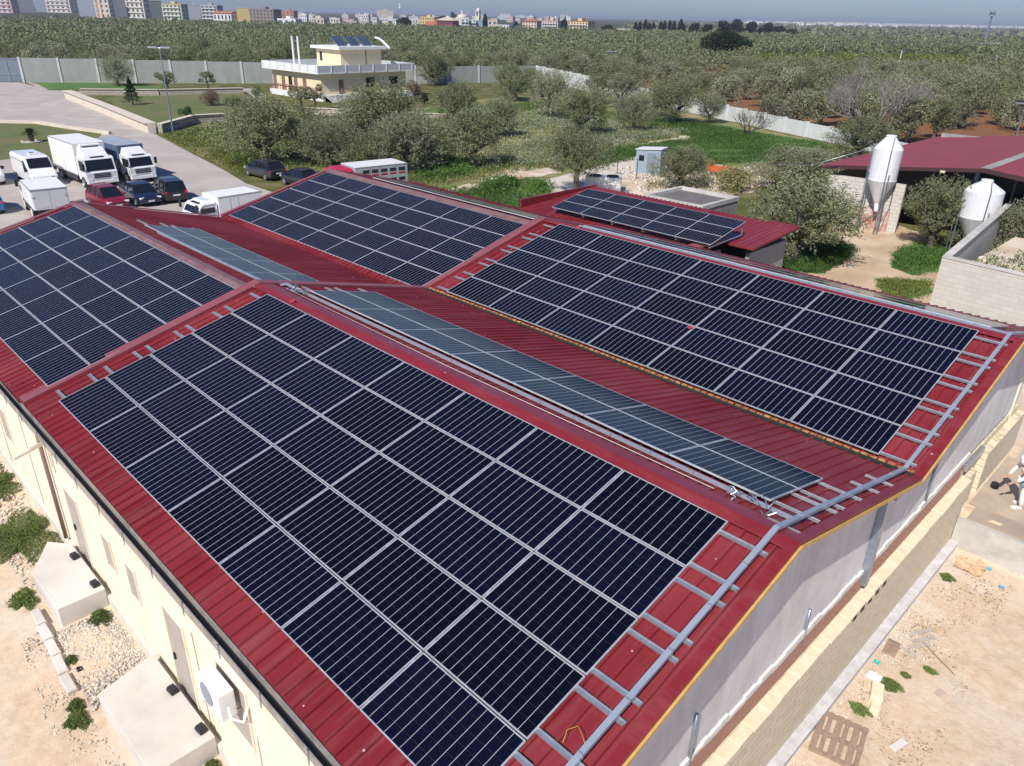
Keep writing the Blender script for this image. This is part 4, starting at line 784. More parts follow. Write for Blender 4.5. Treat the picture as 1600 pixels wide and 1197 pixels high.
def lobe_points(Ls, n, rg, hollow=.55, sag=.85):
    w_ = np.array([l[3] ** 2 for l in Ls]); idx = rg.choice(len(Ls), n, p=w_ / w_.sum()); L = np.array(Ls)[idx]
    d = rg.normal(size=(n, 3)); d /= np.linalg.norm(d, axis=1)[:, None]; rad = L[:, 3] * (hollow + (1.12 - hollow) * rg.uniform(0, 1, n) ** .6)
    P = L[:, :3] + d * rad[:, None] * np.array([1, 1, sag]); 
    lump = np.sin(P[:, 0] * 3.1 + P[:, 1] * 2.3) + np.sin(P[:, 1] * 4.1 - P[:, 2] * 3.3) + np.sin(P[:, 2] * 3.7 + P[:, 0] * 2.9); return P[lump > -1.05]
def olive(seed, n, leaf, m, R=2.5, H_=5.0, trunk=1.2, quality=True, zlo=1.6):
    rg = np.random.default_rng(seed); r = random.Random(seed); root = empty('olive_tree')
    mb = MB(); limbs = []; Ls = lobes(R, zlo, H_ - .9, 15 if quality else 9, rg)
    mb.tube([(0, 0, -.1), (.05, .02, .3), (.02, -.04, trunk * .7), (.08, .03, trunk)], [.34, .24, .2, .22], 8)
    for k in range(5 if quality else 3):
        a = k * 2 * math.pi / (5 if quality else 3) + r.uniform(-.4, .4); q = r.uniform(.5, .7) * R; p1 = Vector((.08, .03, trunk - .1)); p3 = Vector((q * math.cos(a), q * math.sin(a), H_ * r.uniform(.6, .8))); p2 = p1.lerp(p3, .5) + Vector((math.cos(a) * .25, math.sin(a) * .25, -.15))
        mb.tube([p1, p2, p3], [.14, .09, .03], 6)
        if quality:
            for j in range(4):
                s_ = p2.lerp(p3, r.uniform(0, .8)); e = s_ + Vector((r.uniform(-.9, .9), r.uniform(-.9, .9), r.uniform(.2, 1.0))); mb.tube([s_, (s_ + e) / 2 + Vector((.05, 0, .1)), e], [.05, .03, .012], 5)
    mb.build('trunk', m_bark, root, smooth=True)
    if quality:
        C_ = lobe_points(Ls, n // 14, rg, .6); ce = np.array([0, 0, H_ * .45]); o_ = C_ - ce; o_ /= np.linalg.norm(o_, axis=1)[:, None]; o_[:, 2] += .25; idx = np.repeat(np.arange(len(C_)), 14); tt = rg.uniform(-.1, .55, (len(idx), 1)) * rg.uniform(.5, 1.2, len(C_))[idx][:, None]
        P = C_[idx] + o_[idx] * tt + rg.normal(0, .075, (len(idx), 3))
    else: P = lobe_points(Ls, n, rg)
    V, F = leaf_quads(P, leaf, rg, .38); npmesh('crown', V, F, m, root); return root
protosN = [olive(11 + i, 24000, .145, m_olive if i % 2 == 0 else m_oliveg) for i in range(5)]
protosM = [olive(31 + i, 5600, .25, m_olive if i % 3 else m_oliveg, quality=False) for i in range(5)]
used = set()
def put(protos, k, P, s, rz, label, cat='olive tree', group=None):
    p = protos[k % len(protos)]; key = p.name
    if key in used: o = dup(p, None, kids_cache[key])
    else: used.add(key); o = p
    o.location = P; o.scale = s; o.rotation_euler = (0, 0, rz); 
    tag(o, label, cat, group); return o
kids_cache = {p.name: kids(p) for p in protosN + protosM}
def put_px(protos, k, u, v, rpx, vt, label, **kw):
    P = at(u, v); d = CR[2] @ (np.array([P.x, P.y, P.z]) - CC); r = rpx / (CF / d); h = hgt(u, vt, P) - GZ
    return put(protos, k, P, (r / 2.2, r / 2.2, h / 4.85), random.uniform(0, 6.28), label, **kw)
near = [(415, 258, 66, 150, 'big olive tree beside the road above the dark grey hatchback', 0), (515, 262, 48, 188, 'grey-leaved olive tree left of the livestock truck cab', 1), (598, 250, 62, 138, 'tall olive tree in front of the villa, right of its steps', 2), (640, 272, 55, 180, 'olive tree just above the livestock truck box', 3),
 (710, 190, 36, 128, 'round olive tree standing right of the villa', 4), (738, 262, 52, 168, 'loose olive tree right of the livestock truck', 0), (862, 186, 34, 112, 'olive tree before the bend of the white wall', 1), (908, 212, 40, 140, 'dark olive tree in the middle of the flowery meadow', 2),
 (899, 303, 48, 205, 'olive tree with a thick dark forked trunk beside the cooling unit', 3), (1062, 292, 40, 226, 'olive tree behind the flat-roofed grey building', 4), (1235, 408, 78, 268, 'large dense olive tree right of the annex roof', 0), (1245, 300, 62, 232, 'silvery olive tree behind the large dense one by the annex', 1),
 (1452, 392, 44, 284, 'bushy olive tree between the two feed silos', 2), (1592, 425, 44, 318, 'olive tree inside the pale block enclosure at the right edge', 3), (805, 158, 30, 98, 'small olive tree in front of the grey panel wall right of the villa', 4), (678, 134, 26, 80, 'olive tree directly behind the right end of the villa', 0),
 (990, 204, 26, 148, 'round olive tree left of the green field', 1), (1050, 192, 40, 130, 'olive tree leaning over the white wall above the green field', 2), (972, 168, 30, 118, 'olive tree covered in pale blossom by the white wall', 3), (1340, 250, 44, 178, 'silvery olive tree left of the tall silo top', 4),
 (76, 126, 18, 90, 'small olive tree right of the grey gate', 0), (184, 134, 24, 90, 'olive tree at the end of the gate lawn', 1), (338, 122, 24, 76, 'olive tree in front of the wall left of the villa', 2), (1108, 192, 22, 150, 'thin olive tree beside the white wall with bare lower limbs', 3),
 (935, 160, 28, 118, 'small olive tree against the white wall left of the blossoming one', 2), (1022, 182, 32, 132, 'olive tree pressed against the white wall left of the green field', 0), (832, 150, 22, 106, 'narrow olive tree at the corner where grey wall meets white wall', 4),
 (470, 235, 34, 168, 'low grey olive tree between the big roadside olive and the villa steps', 4), (560, 215, 30, 168, 'small olive tree below the villa steps', 1), (780, 218, 32, 158, 'wispy olive tree on the left side of the flowery meadow', 2), (680, 255, 36, 196, 'olive tree filling the gap right of the villa-front trees', 0)]
thick = olive(57, 22000, .15, m_olive, R=2.6, trunk=1.9, zlo=2.5); kids_cache[thick.name] = kids(thick)
for i, (u, v, rp, vt, lab, k) in enumerate(near): put_px([thick] if 'thick dark forked' in lab else protosN, k, u, v, rp, vt, lab)
# the grove behind the wall
def wallv(u): return float(np.interp(u, [-100, 838, 905, 1060, 1295, 1420, 1480, 1700], [125, 123, 135, 166, 215, 240, 208, 208]))
rg = np.random.default_rng(5); cand = []
for gx_ in np.arange(-900, 300, 6.6):
    for gy_ in np.arange(20, 900, 6.6):
        x, y = gx_ + rg.uniform(-1.7, 1.7), gy_ + rg.uniform(-1.7, 1.7); u, v = px((x, y, GZ))
        if u < -60 or u > 1660 or v > wallv(u) or v < 27 + u * .028: continue
        if 1180 < u < 1520 and 88 < v < 116: continue
        if rg.uniform() < .12 and v > 80: continue
        if abs(u - 1115) < 30 and 118 < v < 150: continue
        if (abs(u - 1245) < 26 and 172 < v < 203) or (abs(u - 1015) < 25 and 120 < v < 138) or (abs(u - 920) < 22 and 92 < v < 112): continue
        if 1110 < u < 1172 and 80 < v < 100: continue
        d = math.hypot(x - CC[0], y - CC[1])
        if d > 640: continue
        cand.append((d, x, y))
cand.sort(); NI = 262
for i, (d, x, y) in enumerate(cand[:NI]):
    s_ = rg.uniform(.92, 1.28); put(protosM, int(rg.integers(5)), (x, y, GZ), (s_ * 1.12, s_ * 1.12, s_ * rg.uniform(.9, 1.1)), rg.uniform(0, 6.28), 'grey-green olive tree in the grove beyond the boundary walls', group='olive trees of the grove beyond the walls')
m_far = leafmat('far_olive_leaves', (.25, .27, .145), (.18, .20, .10), .28)
Vs = []
for (d, x, y) in cand[NI:]:
    n = int(330 if d < 300 else 130); Ls = lobes(2.6, 1.3, 4.2, 6, rg, (.4, .65)); P = lobe_points(Ls, n, rg, .75); P = P * rg.uniform(.9, 1.3) + np.array([x, y, GZ]); V, F = leaf_quads(P, .62 if d < 300 else 1.05, rg, .6); Vs.append(V)
# beyond: low dark masses to the far plain
for k in range(5200):
    d = 500 * math.exp(rg.uniform(0, 1) * 2.3); a = rg.uniform(-.78, .78); fwd = math.atan2(CR[2][1], CR[2][0]); x, y = CC[0] + d * math.cos(fwd + a), CC[1] + d * math.sin(fwd + a); s_ = d / 320
    u_ = px((x, y, GZ))[0]
    if u_ < 985 and d > (800 if u_ < 330 else 640): continue
    P = lobe_points(lobes(3.0 * s_, 1.0, 4.0, 3, rg, (.4, .7)), 16, rg, .75, .35 / s_ ** .3); P[:, 2] = np.clip(P[:, 2], .3, 6); P += np.array([x, y, GZ]); V, F = leaf_quads(P, 2.4 * s_ ** .6, rg, .6); Vs.append(V)
V = np.concatenate(Vs); print('far quads', len(V) // 4, 'cand', len(cand))
tag(npmesh('distant_olive_grove', V, np.arange(len(V)).reshape(-1, 4), m_far), 'distant mass of olive trees stretching to the town and the plain', 'olive grove', kind='stuff')
def inpoly(pts, n, rg):
    P = np.array([(p.x, p.y) for p in pts]); lo, hi = P.min(0), P.max(0); out = []
    c = rg.uniform(lo, hi, (n * 3, 2)); ins = np.zeros(len(c), bool); j = len(P) - 1
    for i in range(len(P)):
        xi, yi = P[i]; xj, yj = P[j]; 
        with np.errstate(divide='ignore', invalid='ignore'): cr = ((yi > c[:, 1]) != (yj > c[:, 1])) & (c[:, 0] < (xj - xi) * (c[:, 1] - yi) / (yj - yi) + xi)
        ins ^= cr; j = i
    return c[ins][:n]
def weeds(name, poly, n, h, m, label, leaf=.3, cat='weeds', seed=0, z=None, asp=.22, per=5, spread=.18):
    rg = np.random.default_rng(seed + 99); pts = [p if isinstance(p, Vector) else at(*p) for p in poly]; c = inpoly(pts, n, rg)
    den = np.sin(c[:, 0] * .35 + 1) + np.sin(c[:, 1] * .42 + c[:, 0] * .2) + np.sin(c[:, 0] * 1.3 - c[:, 1] * .9); c = c[den > rg.uniform(-2.5, .8, len(c))]
    q = np.repeat(c, per, 0); P = np.zeros((len(q), 3)); P[:, :2] = q + rg.normal(0, spread, (len(q), 2)); P[:, 2] = (z if z is not None else GZ) + rg.uniform(.03, 1, len(q)) * h; 
    if z == 'H': P[:, 2] = 0
    V, F = leaf_quads(P, leaf, rg, asp, 1.2); V[:, 2] = np.maximum(V[:, 2], (z if z is not None else GZ) + .005); return tag(npmesh(name, V, F, m), label, cat, kind='stuff')
MEADOW = [(262, 213), (352, 192), (420, 190), (480, 180), (640, 186), (860, 160), (1000, 185), (1090, 210), (960, 232), (860, 262), (745, 280), (680, 292), W(-31, 30), W(-38, 26), (445, 268), (385, 262)]
weeds('meadow_grass', MEADOW, 15000, .38, m_dry, 'dry and green wild grass covering the meadow between villa and warehouse', .34, 'wild grass', 1)
weeds('meadow_weeds', MEADOW, 15000, .45, m_gleaf, 'green weeds growing all over the meadow', .34, 'weeds', 2)
FLO = [(700, 195), (860, 172), (1000, 200), (1080, 207), (960, 232), (860, 258), (760, 265), (700, 230)]
weeds('white_wildflowers', FLO, 16000, .52, leafmat('white_petals', (.62, .62, .52), (.45, .47, .36), .3), 'small white wildflowers scattered through the meadow', .09, 'wildflowers', 3, asp=.9, per=4)
weeds('yellow_wildflowers', [(760, 200), (880, 195), (900, 245), (780, 262)], 900, .5, leafmat('yellow_petals', (.55, .40, .05), (.40, .26, .05), .3), 'orange-yellow wildflowers in the middle of the meadow', .12, 'wildflowers', 4, asp=.9, per=4)
weeds('green_field_crop', [(1010, 195), (1060, 188), (1150, 205), (1290, 226), (1282, 243), (1180, 255), (1090, 258), (1040, 242), (960, 256), (890, 266), (960, 234), (1085, 217)], 17000, .34, m_gleaf, 'lush green crop in the field below the white wall', .26, 'crop', 5)
weeds('lush_weeds', [(735, 306), (770, 282), (850, 285), (872, 300), W(-18, 30), W(-25, 27), W(-32, 27)], 4500, .75, m_gleaf, 'tall lush green weeds behind the far right roof', .30, 'weeds', 6)
weeds('lush_weeds', [(655, 285), (740, 275), (700, 245), (640, 250)], 2600, .7, m_gleaf, 'lush green undergrowth right of the livestock truck', .30, 'weeds', 16)
weeds('roadside_weeds', [(255, 214), (352, 195), (365, 250), (410, 270), (385, 275), (300, 238)], 3500, .3, m_yleaf, 'yellowish grass on the verge between road and olive trees', .28, 'weeds', 7)
weeds('stony_ground_scrub', [(1000, 262), (1200, 262), (1210, 285), (1160, 306), (1010, 300)], 900, .5, m_dry, 'dry scrub on the stony ground behind the annex', .3, 'scrub', 8)
weeds('farmyard_weeds', [(1262, 390), (1300, 375), (1335, 392), (1318, 410), (1282, 428), W(-.5, 31)], 2200, .3, m_gleaf, 'green weeds left of the farmyard earth', .2, 'weeds', 9)
weeds('farmyard_weeds', [(1398, 395), (1440, 384), (1478, 393), (1470, 425), (1430, 432), (1398, 420)], 2200, .35, m_gleaf, 'green weeds under the bushy olive between the silos', .2, 'weeds', 10)
weeds('farmyard_weeds', [(1370, 438), (1455, 440), (1455, 462), (1420, 470), (1380, 462)], 700, .2, m_yleaf, 'thin grass in the corner by the pale block wall', .18, 'weeds', 11)
weeds('bed_weeds', [W(10, 30), W(19, 29.2), W(19, 38), W(9.6, 38)], 1500, .5, m_gleaf, 'dark weeds growing in the enclosed planting bed', .25, 'weeds', 12, z=GZ + 2.3)
weeds('grove_undergrowth', [(1160, 84), (1520, 90), (1530, 118), (1180, 118)], 5000, 1.3, m_yleaf, 'yellow-green flowering undergrowth in the middle of the olive groves', 1.0, 'undergrowth', 13, per=5, spread=.9, asp=.5)
weeds('grove_undergrowth', [(-20, 96), (600, 96), (830, 100), (1000, 90), (980, 120), (830, 121), (-20, 118)], 2500, 1.0, m_olive, 'greenish undergrowth between the olive trees behind the villa', .8, 'undergrowth', 14, per=4, spread=.8, asp=.5)
# shrubs, clipped plants, palm, fir
def shrub(name, u, v, rpx, vt, m, label, cat='shrub', n=5000, leaf=.12, trunk=False, seed=0, k=7, zf=.1):
    P = at(u, v); d = CR[2] @ (np.array(P) - CC); R = rpx / (CF / d); H_ = hgt(u, vt, P) - GZ; rg = np.random.default_rng(seed + int(u)); root = empty(name, P, 0, label, cat)
    Ls = [(q[0], q[1], q[2], min(q[3], H_ * .5)) for q in lobes(R, H_ * zf + R * .2, H_ * .8, k, rg, (.35, .6))]; V, F = leaf_quads(lobe_points(Ls, n, rg, .5), leaf, rg, .45); npmesh('foliage', V, F, m, root)
    mb = MB(); 
    mb.tube([(0, 0, -.05), (.03, 0, H_ * .35), (0, .04, H_ * .6)], [R * .09, R * .06, R * .03], 6)
    for a in (0, 2.1, 4.2): mb.tube([(0, 0, H_ * .15), (math.cos(a) * R * .4, math.sin(a) * R * .4, H_ * .55)], [R * .05, R * .02], 5)
    mb.build('stem', m_bark, root); return root
shrub('round_bush', 291, 183, 12, 162, m_gleaf, 'round bright green bush on the garden lawn', 'bush'); shrub('round_bush', 1240 - 577, 163, 9, 145, m_dkleaf, 'dark round clipped bush right of the villa', 'bush')
shrub('dry_shrub', 330, 165, 20, 142, m_pink, 'dry brownish shrub at the back of the garden lawn', 'shrub', leaf=.15); shrub('dark_hedge_shrub', 368, 178, 20, 152, m_dkleaf, 'dark low shrub beside the big roadside olive', 'shrub')
shrub('bare_lilac_shrub', 1215, 200, 34, 158, leafmat('greyish_twigs', (.17, .15, .14), (.12, .11, .10)), 'greyish leafless shrub behind the white wall', 'shrub', 5000, .2); shrub('grey_scrub', 1145, 300, 34, 262, m_dry, 'dry grey scrub behind the flat-roofed building', 'scrub', 3500, .2)
shrub('green_shrub', 795, 304, 30, 276, m_gleaf, 'bright green shrub behind the step between the right-hand roofs', 'shrub', 6000, .18); shrub('green_shrub', 840, 300, 26, 284, m_gleaf, 'green shrub left of the thick olive trunk', 'shrub', 5000, .16)
shrub('pink_shrub', 648, 158, 14, 118, m_pink, 'pinkish bare shrub at the right corner of the villa', 'shrub', 2500, .2); shrub('garden_shrub', 400, 150, 14, 136, m_gleaf, 'small green shrub beside the villa drive', 'shrub', 2500, .15); shrub('dark_scrub', 1565, 425, 40, 372, m_oliveg, 'grey scrub leaning on the inside of the pale block enclosure', 'scrub', 6000, .16)
def cloud_tree(u, v, vt, label, seed):
    P = at(u, v); H_ = hgt(u, vt, P) - GZ; r = random.Random(seed); root = empty('cloud_pruned_tree', P, 0, label, 'pruned tree'); mb = MB(); mb.tube([(0, 0, -.1), (.2, .1, H_ * .3), (0, 0, H_ * .5)], [.22, .16, .1], 7); rg = np.random.default_rng(seed)
    for k in range(7):
        a = k * 2.4; q = Vector((math.cos(a) * H_ * .35 * (.3 + .7 * (k > 0)), math.sin(a) * H_ * .35, H_ * r.uniform(.5, .9))); mb.tube([(0, 0, H_ * .4), q], [.08, .04], 5)
        V, F = leaf_quads(lobe_points([(q.x, q.y, q.z, H_ * .15)], 700, rg, .6), .16, rg, .5); npmesh('foliage_ball', V, F, m_olive, root)
    mb.build('trunk', m_bark, root)
cloud_tree(262, 146, 110, 'cloud-pruned tree left of the lamp post, in front of the grey wall', 1); cloud_tree(325, 141, 112, 'cloud-pruned tree right of the lamp post, in front of the grey wall', 2); cloud_tree(470, 172, 130, 'cloud-pruned olive at the left corner of the villa terrace', 3); cloud_tree(492, 172, 132, 'cloud-pruned olive beside the villa steps', 4)
P = at(50, 222); cy = empty('cycad_palm', P, 0, 'dark cycad with arching fronds on the roadside lawn', 'palm'); H_ = hgt(50, 200, P) - GZ; MB().tube([(0, 0, 0), (0, 0, H_ * .55)], [.25, .3], 10).build('trunk', m_bark, cy); mb = MB(); r = random.Random(2)
for k in range(46):
    a = k * 2.4; e = r.uniform(.1, 1.2); L = H_ * .75; p0 = Vector((0, 0, H_ * .55)); d = Vector((math.cos(a) * math.cos(e), math.sin(a) * math.cos(e), math.sin(e))); s_ = Vector((-math.sin(a), math.cos(a), 0)) * .10
    p1 = p0 + d * L * .6; p2 = p0 + d * L + Vector((0, 0, -.3 * L)); mb.add([p0 - s_ * .4, p0 + s_ * .4, p1 + s_, p1 - s_], [(0, 1, 2, 3)]); mb.add([p1 - s_, p1 + s_, p2 + s_ * .2, p2 - s_ * .2], [(0, 1, 2, 3)])
mb.build('fronds', m_dkleaf, cy); tag(MB().lathe([(1.0, 0), (1.05, .12), (.85, .15), (.85, .02)], (0, 0, 0), 20).build('stone_ring', m_capst, loc=P), 'pale stone ring round the foot of the cycad', 'stone ring')
P = at(208, 164); fi = empty('fir_tree', P, 0, 'small dark fir tree on the garden lawn', 'fir tree'); H_ = hgt(206, 119, P) - GZ; MB().tube([(0, 0, 0), (0, 0, H_ * .9)], [.1, .03], 7).build('trunk', m_bark, fi); rg = np.random.default_rng(8); n = 7000; q = rg.uniform(0, 1, n) ** .7; lay = (1 - q) * (1 + .25 * np.sin(q * 40)); a = rg.uniform(0, 6.28, n); rr = lay * H_ * .33 * np.sqrt(rg.uniform(.25, 1, n)) * (1 + .15 * np.sin(a * 7)); V, F = leaf_quads(np.stack([rr * np.cos(a), rr * np.sin(a), .3 + q * (H_ - .3)], 1), .16, rg, .4); npmesh('needles', V, F, m_dkleaf, fi)
# bare fig tree
m_bare = mat('bare_grey_bark', (.26, .24, .22), (.19, .175, .16), 4, .9)
def bare_tree(u, v, vt, rpx, label, seed, depth=6, m=m_bare):
    P = at(u, v); H_ = hgt(u, vt, P) - GZ; d = CR[2] @ (np.array(P) - CC); R = rpx / (CF / d); r = random.Random(seed); mb = MB(); root = empty('bare_tree', P, 0, label, 'bare tree'); tw = MB()
    def grow(p, d_, L, rad, k):
        q = p + d_ * L; (mb if k < 3 else tw).tube([p, p.lerp(q, .5) + Vector((r.uniform(-.06, .06), r.uniform(-.06, .06), .03)) * L, q], [rad, rad * .85, rad * .65], 5 if k < 2 else 3, False)
        if k >= depth: return
        for j in range(2 if k > 3 else 3):
            nd = (d_ + Vector((r.uniform(-.75, .75), r.uniform(-.75, .75), r.uniform(-.25, .55)))).normalized(); grow(q, nd, L * r.uniform(.65, .88), rad * .62, k + 1)
    for j in range(7):
        a = j * .9; grow(Vector((0, 0, .1)), Vector((math.cos(a) * 1.3, math.sin(a) * 1.3, .9)).normalized(), 1.7, .13, 1)
    s_ = 1
    xs = [abs(v_[0]) for v_ in tw.v]; zs = [v_[2] for v_ in tw.v]; k1 = R / np.percentile(xs, 97); k2 = H_ / np.percentile(zs, 99); root.scale = (k1, k1, k2)
    mb.build('trunk', m, root); tw.build('twigs', m, root)
bare_tree(1362, 216, 104, 76, 'wide leafless grey fig tree behind the white wall, left above the barn', 3, 7); bare_tree(1168, 212, 170, 26, 'small leafless tree in front of the white wall', 5, 5, mat('dark_bare_bark', (.10, .085, .07)))
# pines and cypresses near the town
def tall_tree(name, u, v, vt, rpx, m, label, cat, n=3000, leaf=.9, k=12, zf=.35, group=None, seed=0):
    P = at(u, v); d = CR[2] @ (np.array(P) - CC); R = rpx / (CF / d); H_ = hgt(u, vt, P) - GZ; rg = np.random.default_rng(seed + int(u)); root = empty(name, P, 0, label, cat, group)
    Ls = [(q[0], q[1], q[2], q[3]) for q in lobes(R, H_ * zf + R * .2, H_ - R * .35, k, rg, (.3, .5))]; V, F = leaf_quads(lobe_points(Ls, n, rg, .6, .7), leaf, rg, .5); npmesh('crown', V, F, m, root); MB().tube([(0, 0, 0), (0, 0, H_ * .7)], [R * .09, R * .05], 7).build('trunk', m_bark, root); return root
tall_tree('umbrella_pine', 1128, 100, 42, 42, m_dkleaf, 'large dark round-crowned pine rising above the olive groves', 'pine tree', 16000, .75, 22, .2)
for i, (u, v, vt, rp) in enumerate(((1085, 60, 34, 12), (1103, 60, 31, 11), (1128, 58, 30, 14), (1150, 58, 28, 14), (1172, 57, 30, 13), (1195, 58, 33, 14), (1215, 58, 36, 13), (1235, 60, 42, 10))): tall_tree('dark_pine', u, v, vt, rp, m_cyp, 'dark pine in the wood on the rise behind the large pine', 'pine tree', 1500, 1.8, 9, .1, 'pines of the wood behind the large pine')
for i, (u, v, vt, rp, l) in enumerate(((632, 46, 24, 13, 'dark round tree among the white town houses'), (706, 34, 17, 8, 'dark tree beside the church dome'), (692, 35, 21, 6, 'smaller dark tree left of the one beside the church dome'), (948, 54, 37, 10, 'dark tree right of the yellow apartment block'), (1546, 74, 64, 7, 'small round tree at the foot of the telecom mast'), (1262, 64, 58, 8, 'low dark tree right of the pine wood'))): tall_tree('dark_tree', u, v, vt, rp, m_cyp, l, 'tree', 1800, 1.6, 8, .1)
def cypress(u, v, vt, wpx, label, group=None):
    P = at(u, v); d = CR[2] @ (np.array(P) - CC); R = wpx / (CF / d); H_ = hgt(u, vt, P) - GZ; rg = np.random.default_rng(int(u)); root = empty('cypress', P, 0, label, 'cypress', group); n = 1200; q = rg.uniform(0, 1, n); rr = R * np.sin(np.clip(q * .93 + .07, 0, 1) * math.pi) ** .6 * rg.uniform(.6, 1.1, n); a = rg.uniform(0, 6.28, n)
    V, F = leaf_quads(np.stack([rr * np.cos(a), rr * np.sin(a), .5 + q * (H_ - .5)], 1), 1.5, rg, .4, 1.5); npmesh('foliage', V, F, m_cyp, root); MB().tube([(0, 0, 0), (0, 0, H_ * .5)], [.4, .2], 6).build('trunk', m_bark, root)
for i, (u, vt) in enumerate(((992, 35), (999, 34), (1007, 31), (1013, 36), (1020, 36), (1031, 34), (1037, 33), (1045, 32), (1052, 33), (1062, 30), (1067, 38))): cypress(u, 55, vt, 3.0 if u != 1062 else 4, 'slim cypress in the row left of the pine wood', 'row of cypresses left of the pine wood')
cypress(758, 52, 22, 3.5, 'tall cypress right of the bell tower'); cypress(806, 50, 34, 4, 'cypress between the white town houses'); cypress(881, 51, 30, 5.5, 'broad cypress in front of the cream apartment block')
# ------------------------------------------------------------------ the town
TM = {}
def tm(c): 
    k = tuple(round(x, 3) for x in c)
    if k not in TM: TM[k] = mat('town_wall_%d' % len(TM), c, tuple(x * .9 for x in c), .05, .85)
    return TM[k]
m_twin = flat('town_window', (.05, .06, .08), .3); m_ttile = mat('terracotta_tiles', (.42, .14, .08), (.34, .11, .06), .3, .85); m_trail = flat('pale_balcony', (.62, .60, .57), .7)
def bldg(u0, u1, vt, vb, c, rows, cols, label, style='flat', name='apartment_building', depth=12, side=.45, rc=None, group=None, balc=False, cat='building'):
    M0 = at((u0 + u1) / 2, vb); D0 = math.hypot(M0.x - CC[0], M0.y - CC[1])
    def onr(u):
        q = CR.T @ np.array([(u - 800) / CF, (vb - 598.5) / CF, 1.]); n_ = math.hypot(q[0], q[1]); return Vector((CC[0] + q[0] / n_ * D0, CC[1] + q[1] / n_ * D0, GZ))
    A, B = onr(u0), onr(u1); d = (B - A); L = d.length; ang = math.atan2(d.y, d.x); h = hgt((u0 + u1) / 2, vt, (A + B) / 2) - GZ
    if rows and L > 9:
        pd = d.normalized(); a_ = R_(14); fx = pd.x * math.cos(a_) + pd.y * math.sin(a_); nx_ = -pd.x * math.sin(a_) + pd.y * math.cos(a_)
        if fx > .25 and nx_ > .2: ang = a_; depth = .26 * L / nx_; L = .74 * L / fx
    root = empty(name, A, ang, label, cat, group); mw = tm(c)
    MB().box((0, 0, 0), (L, depth, h)).build('wall', mw, root)
    if style == 'flat':
        MB().box((-.2, -.2, h), (L + .2, depth + .2, h + .6)).build('roof', tm(rc or tuple(min(.8, x * 1.1) for x in c)), root)
        if L > 14: MB().box((L * .4, depth * .3, h + .6), (L * .6, depth * .7, h + 3)).build('roof_room', mw, root)
    elif style == 'hip': MB().loft([[(-.8, -.8, h), (L + .8, -.8, h), (L + .8, depth + .8, h), (-.8, depth + .8, h)], [(L * .3, depth * .45, h + L * .13), (L * .7, depth * .45, h + L * .13), (L * .7, depth * .55, h + L * .13), (L * .3, depth * .55, h + L * .13)]]).build('roof', mat('pale_tile_roof', (.55, .48, .40), rough=.85) if rc == 'pale' else m_ttile, root)
    else:
        mb = MB(); mb.prism([(-.8, h), (depth + .8, h), (depth / 2, h + depth * .28)], 0, -.5, L + .5); mb.build('roof', m_ttile, root)
    fh = h / max(rows, 1)
    for r_ in range(rows):
        for k in range(cols):
            ww = L / cols; MB().box((ww * (k + .3), -.12, fh * r_ + fh * .28), (ww * (k + .72), -.01, fh * r_ + fh * .78)).build('window', m_twin, root)
        if balc: MB().box((L * .06, -1.3, fh * r_ + fh * .05), (L * .94, -.02, fh * r_ + fh * .3)).build('balcony', m_trail, root)
        for k in range(min(2, cols)): MB().box((L + .01, depth * (.2 + .4 * k), fh * r_ + fh * .28), (L + .12, depth * (.35 + .4 * k), fh * r_ + fh * .78)).build('window', m_twin, root)
    return root
B_ = bldg
B_(-12, 31, -14, 20, (.52, .33, .30), 6, 4, 'pinkish apartment block at the far left edge of the town', balc=True)
B_(31, 56, -20, 20, (.22, .24, .27), 0, 0, 'blank shaded apartment side painted grey, next to the pinkish block'); B_(57, 74, -18, 19, (.36, .41, .48), 0, 0, 'blank pale blue apartment wall, third block from the left')  # dark blank wall is a shaded block side, shade put into its colour
B_(74, 124, -14, 20, (.55, .47, .40), 6, 5, 'cream apartment block with long balconies near the left edge', balc=True); B_(125, 150, -16, 26, (.40, .45, .50), 0, 0, 'blank light grey apartment wall left of the orange-trimmed block')
r_ = B_(151, 181, -16, 28, (.55, .50, .45), 6, 3, 'apartment block with orange vertical trims', balc=False); 
for xx in (.36, .9): MB().box((13.6 * xx, -.5, 0), (13.6 * xx + 2.0, -.05, 24)).build('orange_trim', tm((.58, .25, .10)), r_)
B_(181, 200, -8, 26, (.17, .19, .21), 0, 0, 'shaded blank gable painted dark grey, between the orange-trimmed and the cream block')  # blank gable facing away from the sun, its shade painted as dark wall colour
B_(200, 237, -12, 29, (.60, .54, .45), 5, 4, 'cream apartment block with four stacks of balconies', balc=True); B_(238, 256, 2, 31, (.13, .15, .14), 0, 0, 'shaded blank gable painted dark green-grey, right of the cream balconied block')  # dark blank gable: side shade of the block painted into the wall colour
B_(256, 296, 7, 32, (.45, .47, .30), 4, 5, 'yellow-green apartment block with an orange top band', balc=True, rc=(.62, .30, .12)); B_(296, 315, 8, 31, (.36, .38, .42), 0, 0, 'plain grey block right of the yellow-green one')
B_(316, 350, 9, 30, (.30, .31, .33), 4, 4, 'grey block with open balconies behind the red-roofed house', balc=True, rc=(.5, .5, .5)); B_(334, 372, 21, 33, (.66, .66, .64), 1, 5, 'white house with a red tiled roof in front of the grey block', 'gable', 'town_house', cat='house')
B_(372, 391, 13, 34, (.62, .48, .20), 0, 0, 'yellow ochre apartment gable'); B_(391, 441, 15, 35, (.24, .20, .17), 4, 7, 'unfinished brown-grey apartment frame right of the yellow gable'); B_(441, 466, 17, 30, (.40, .20, .15), 3, 3, 'brick-red block behind the white villas')
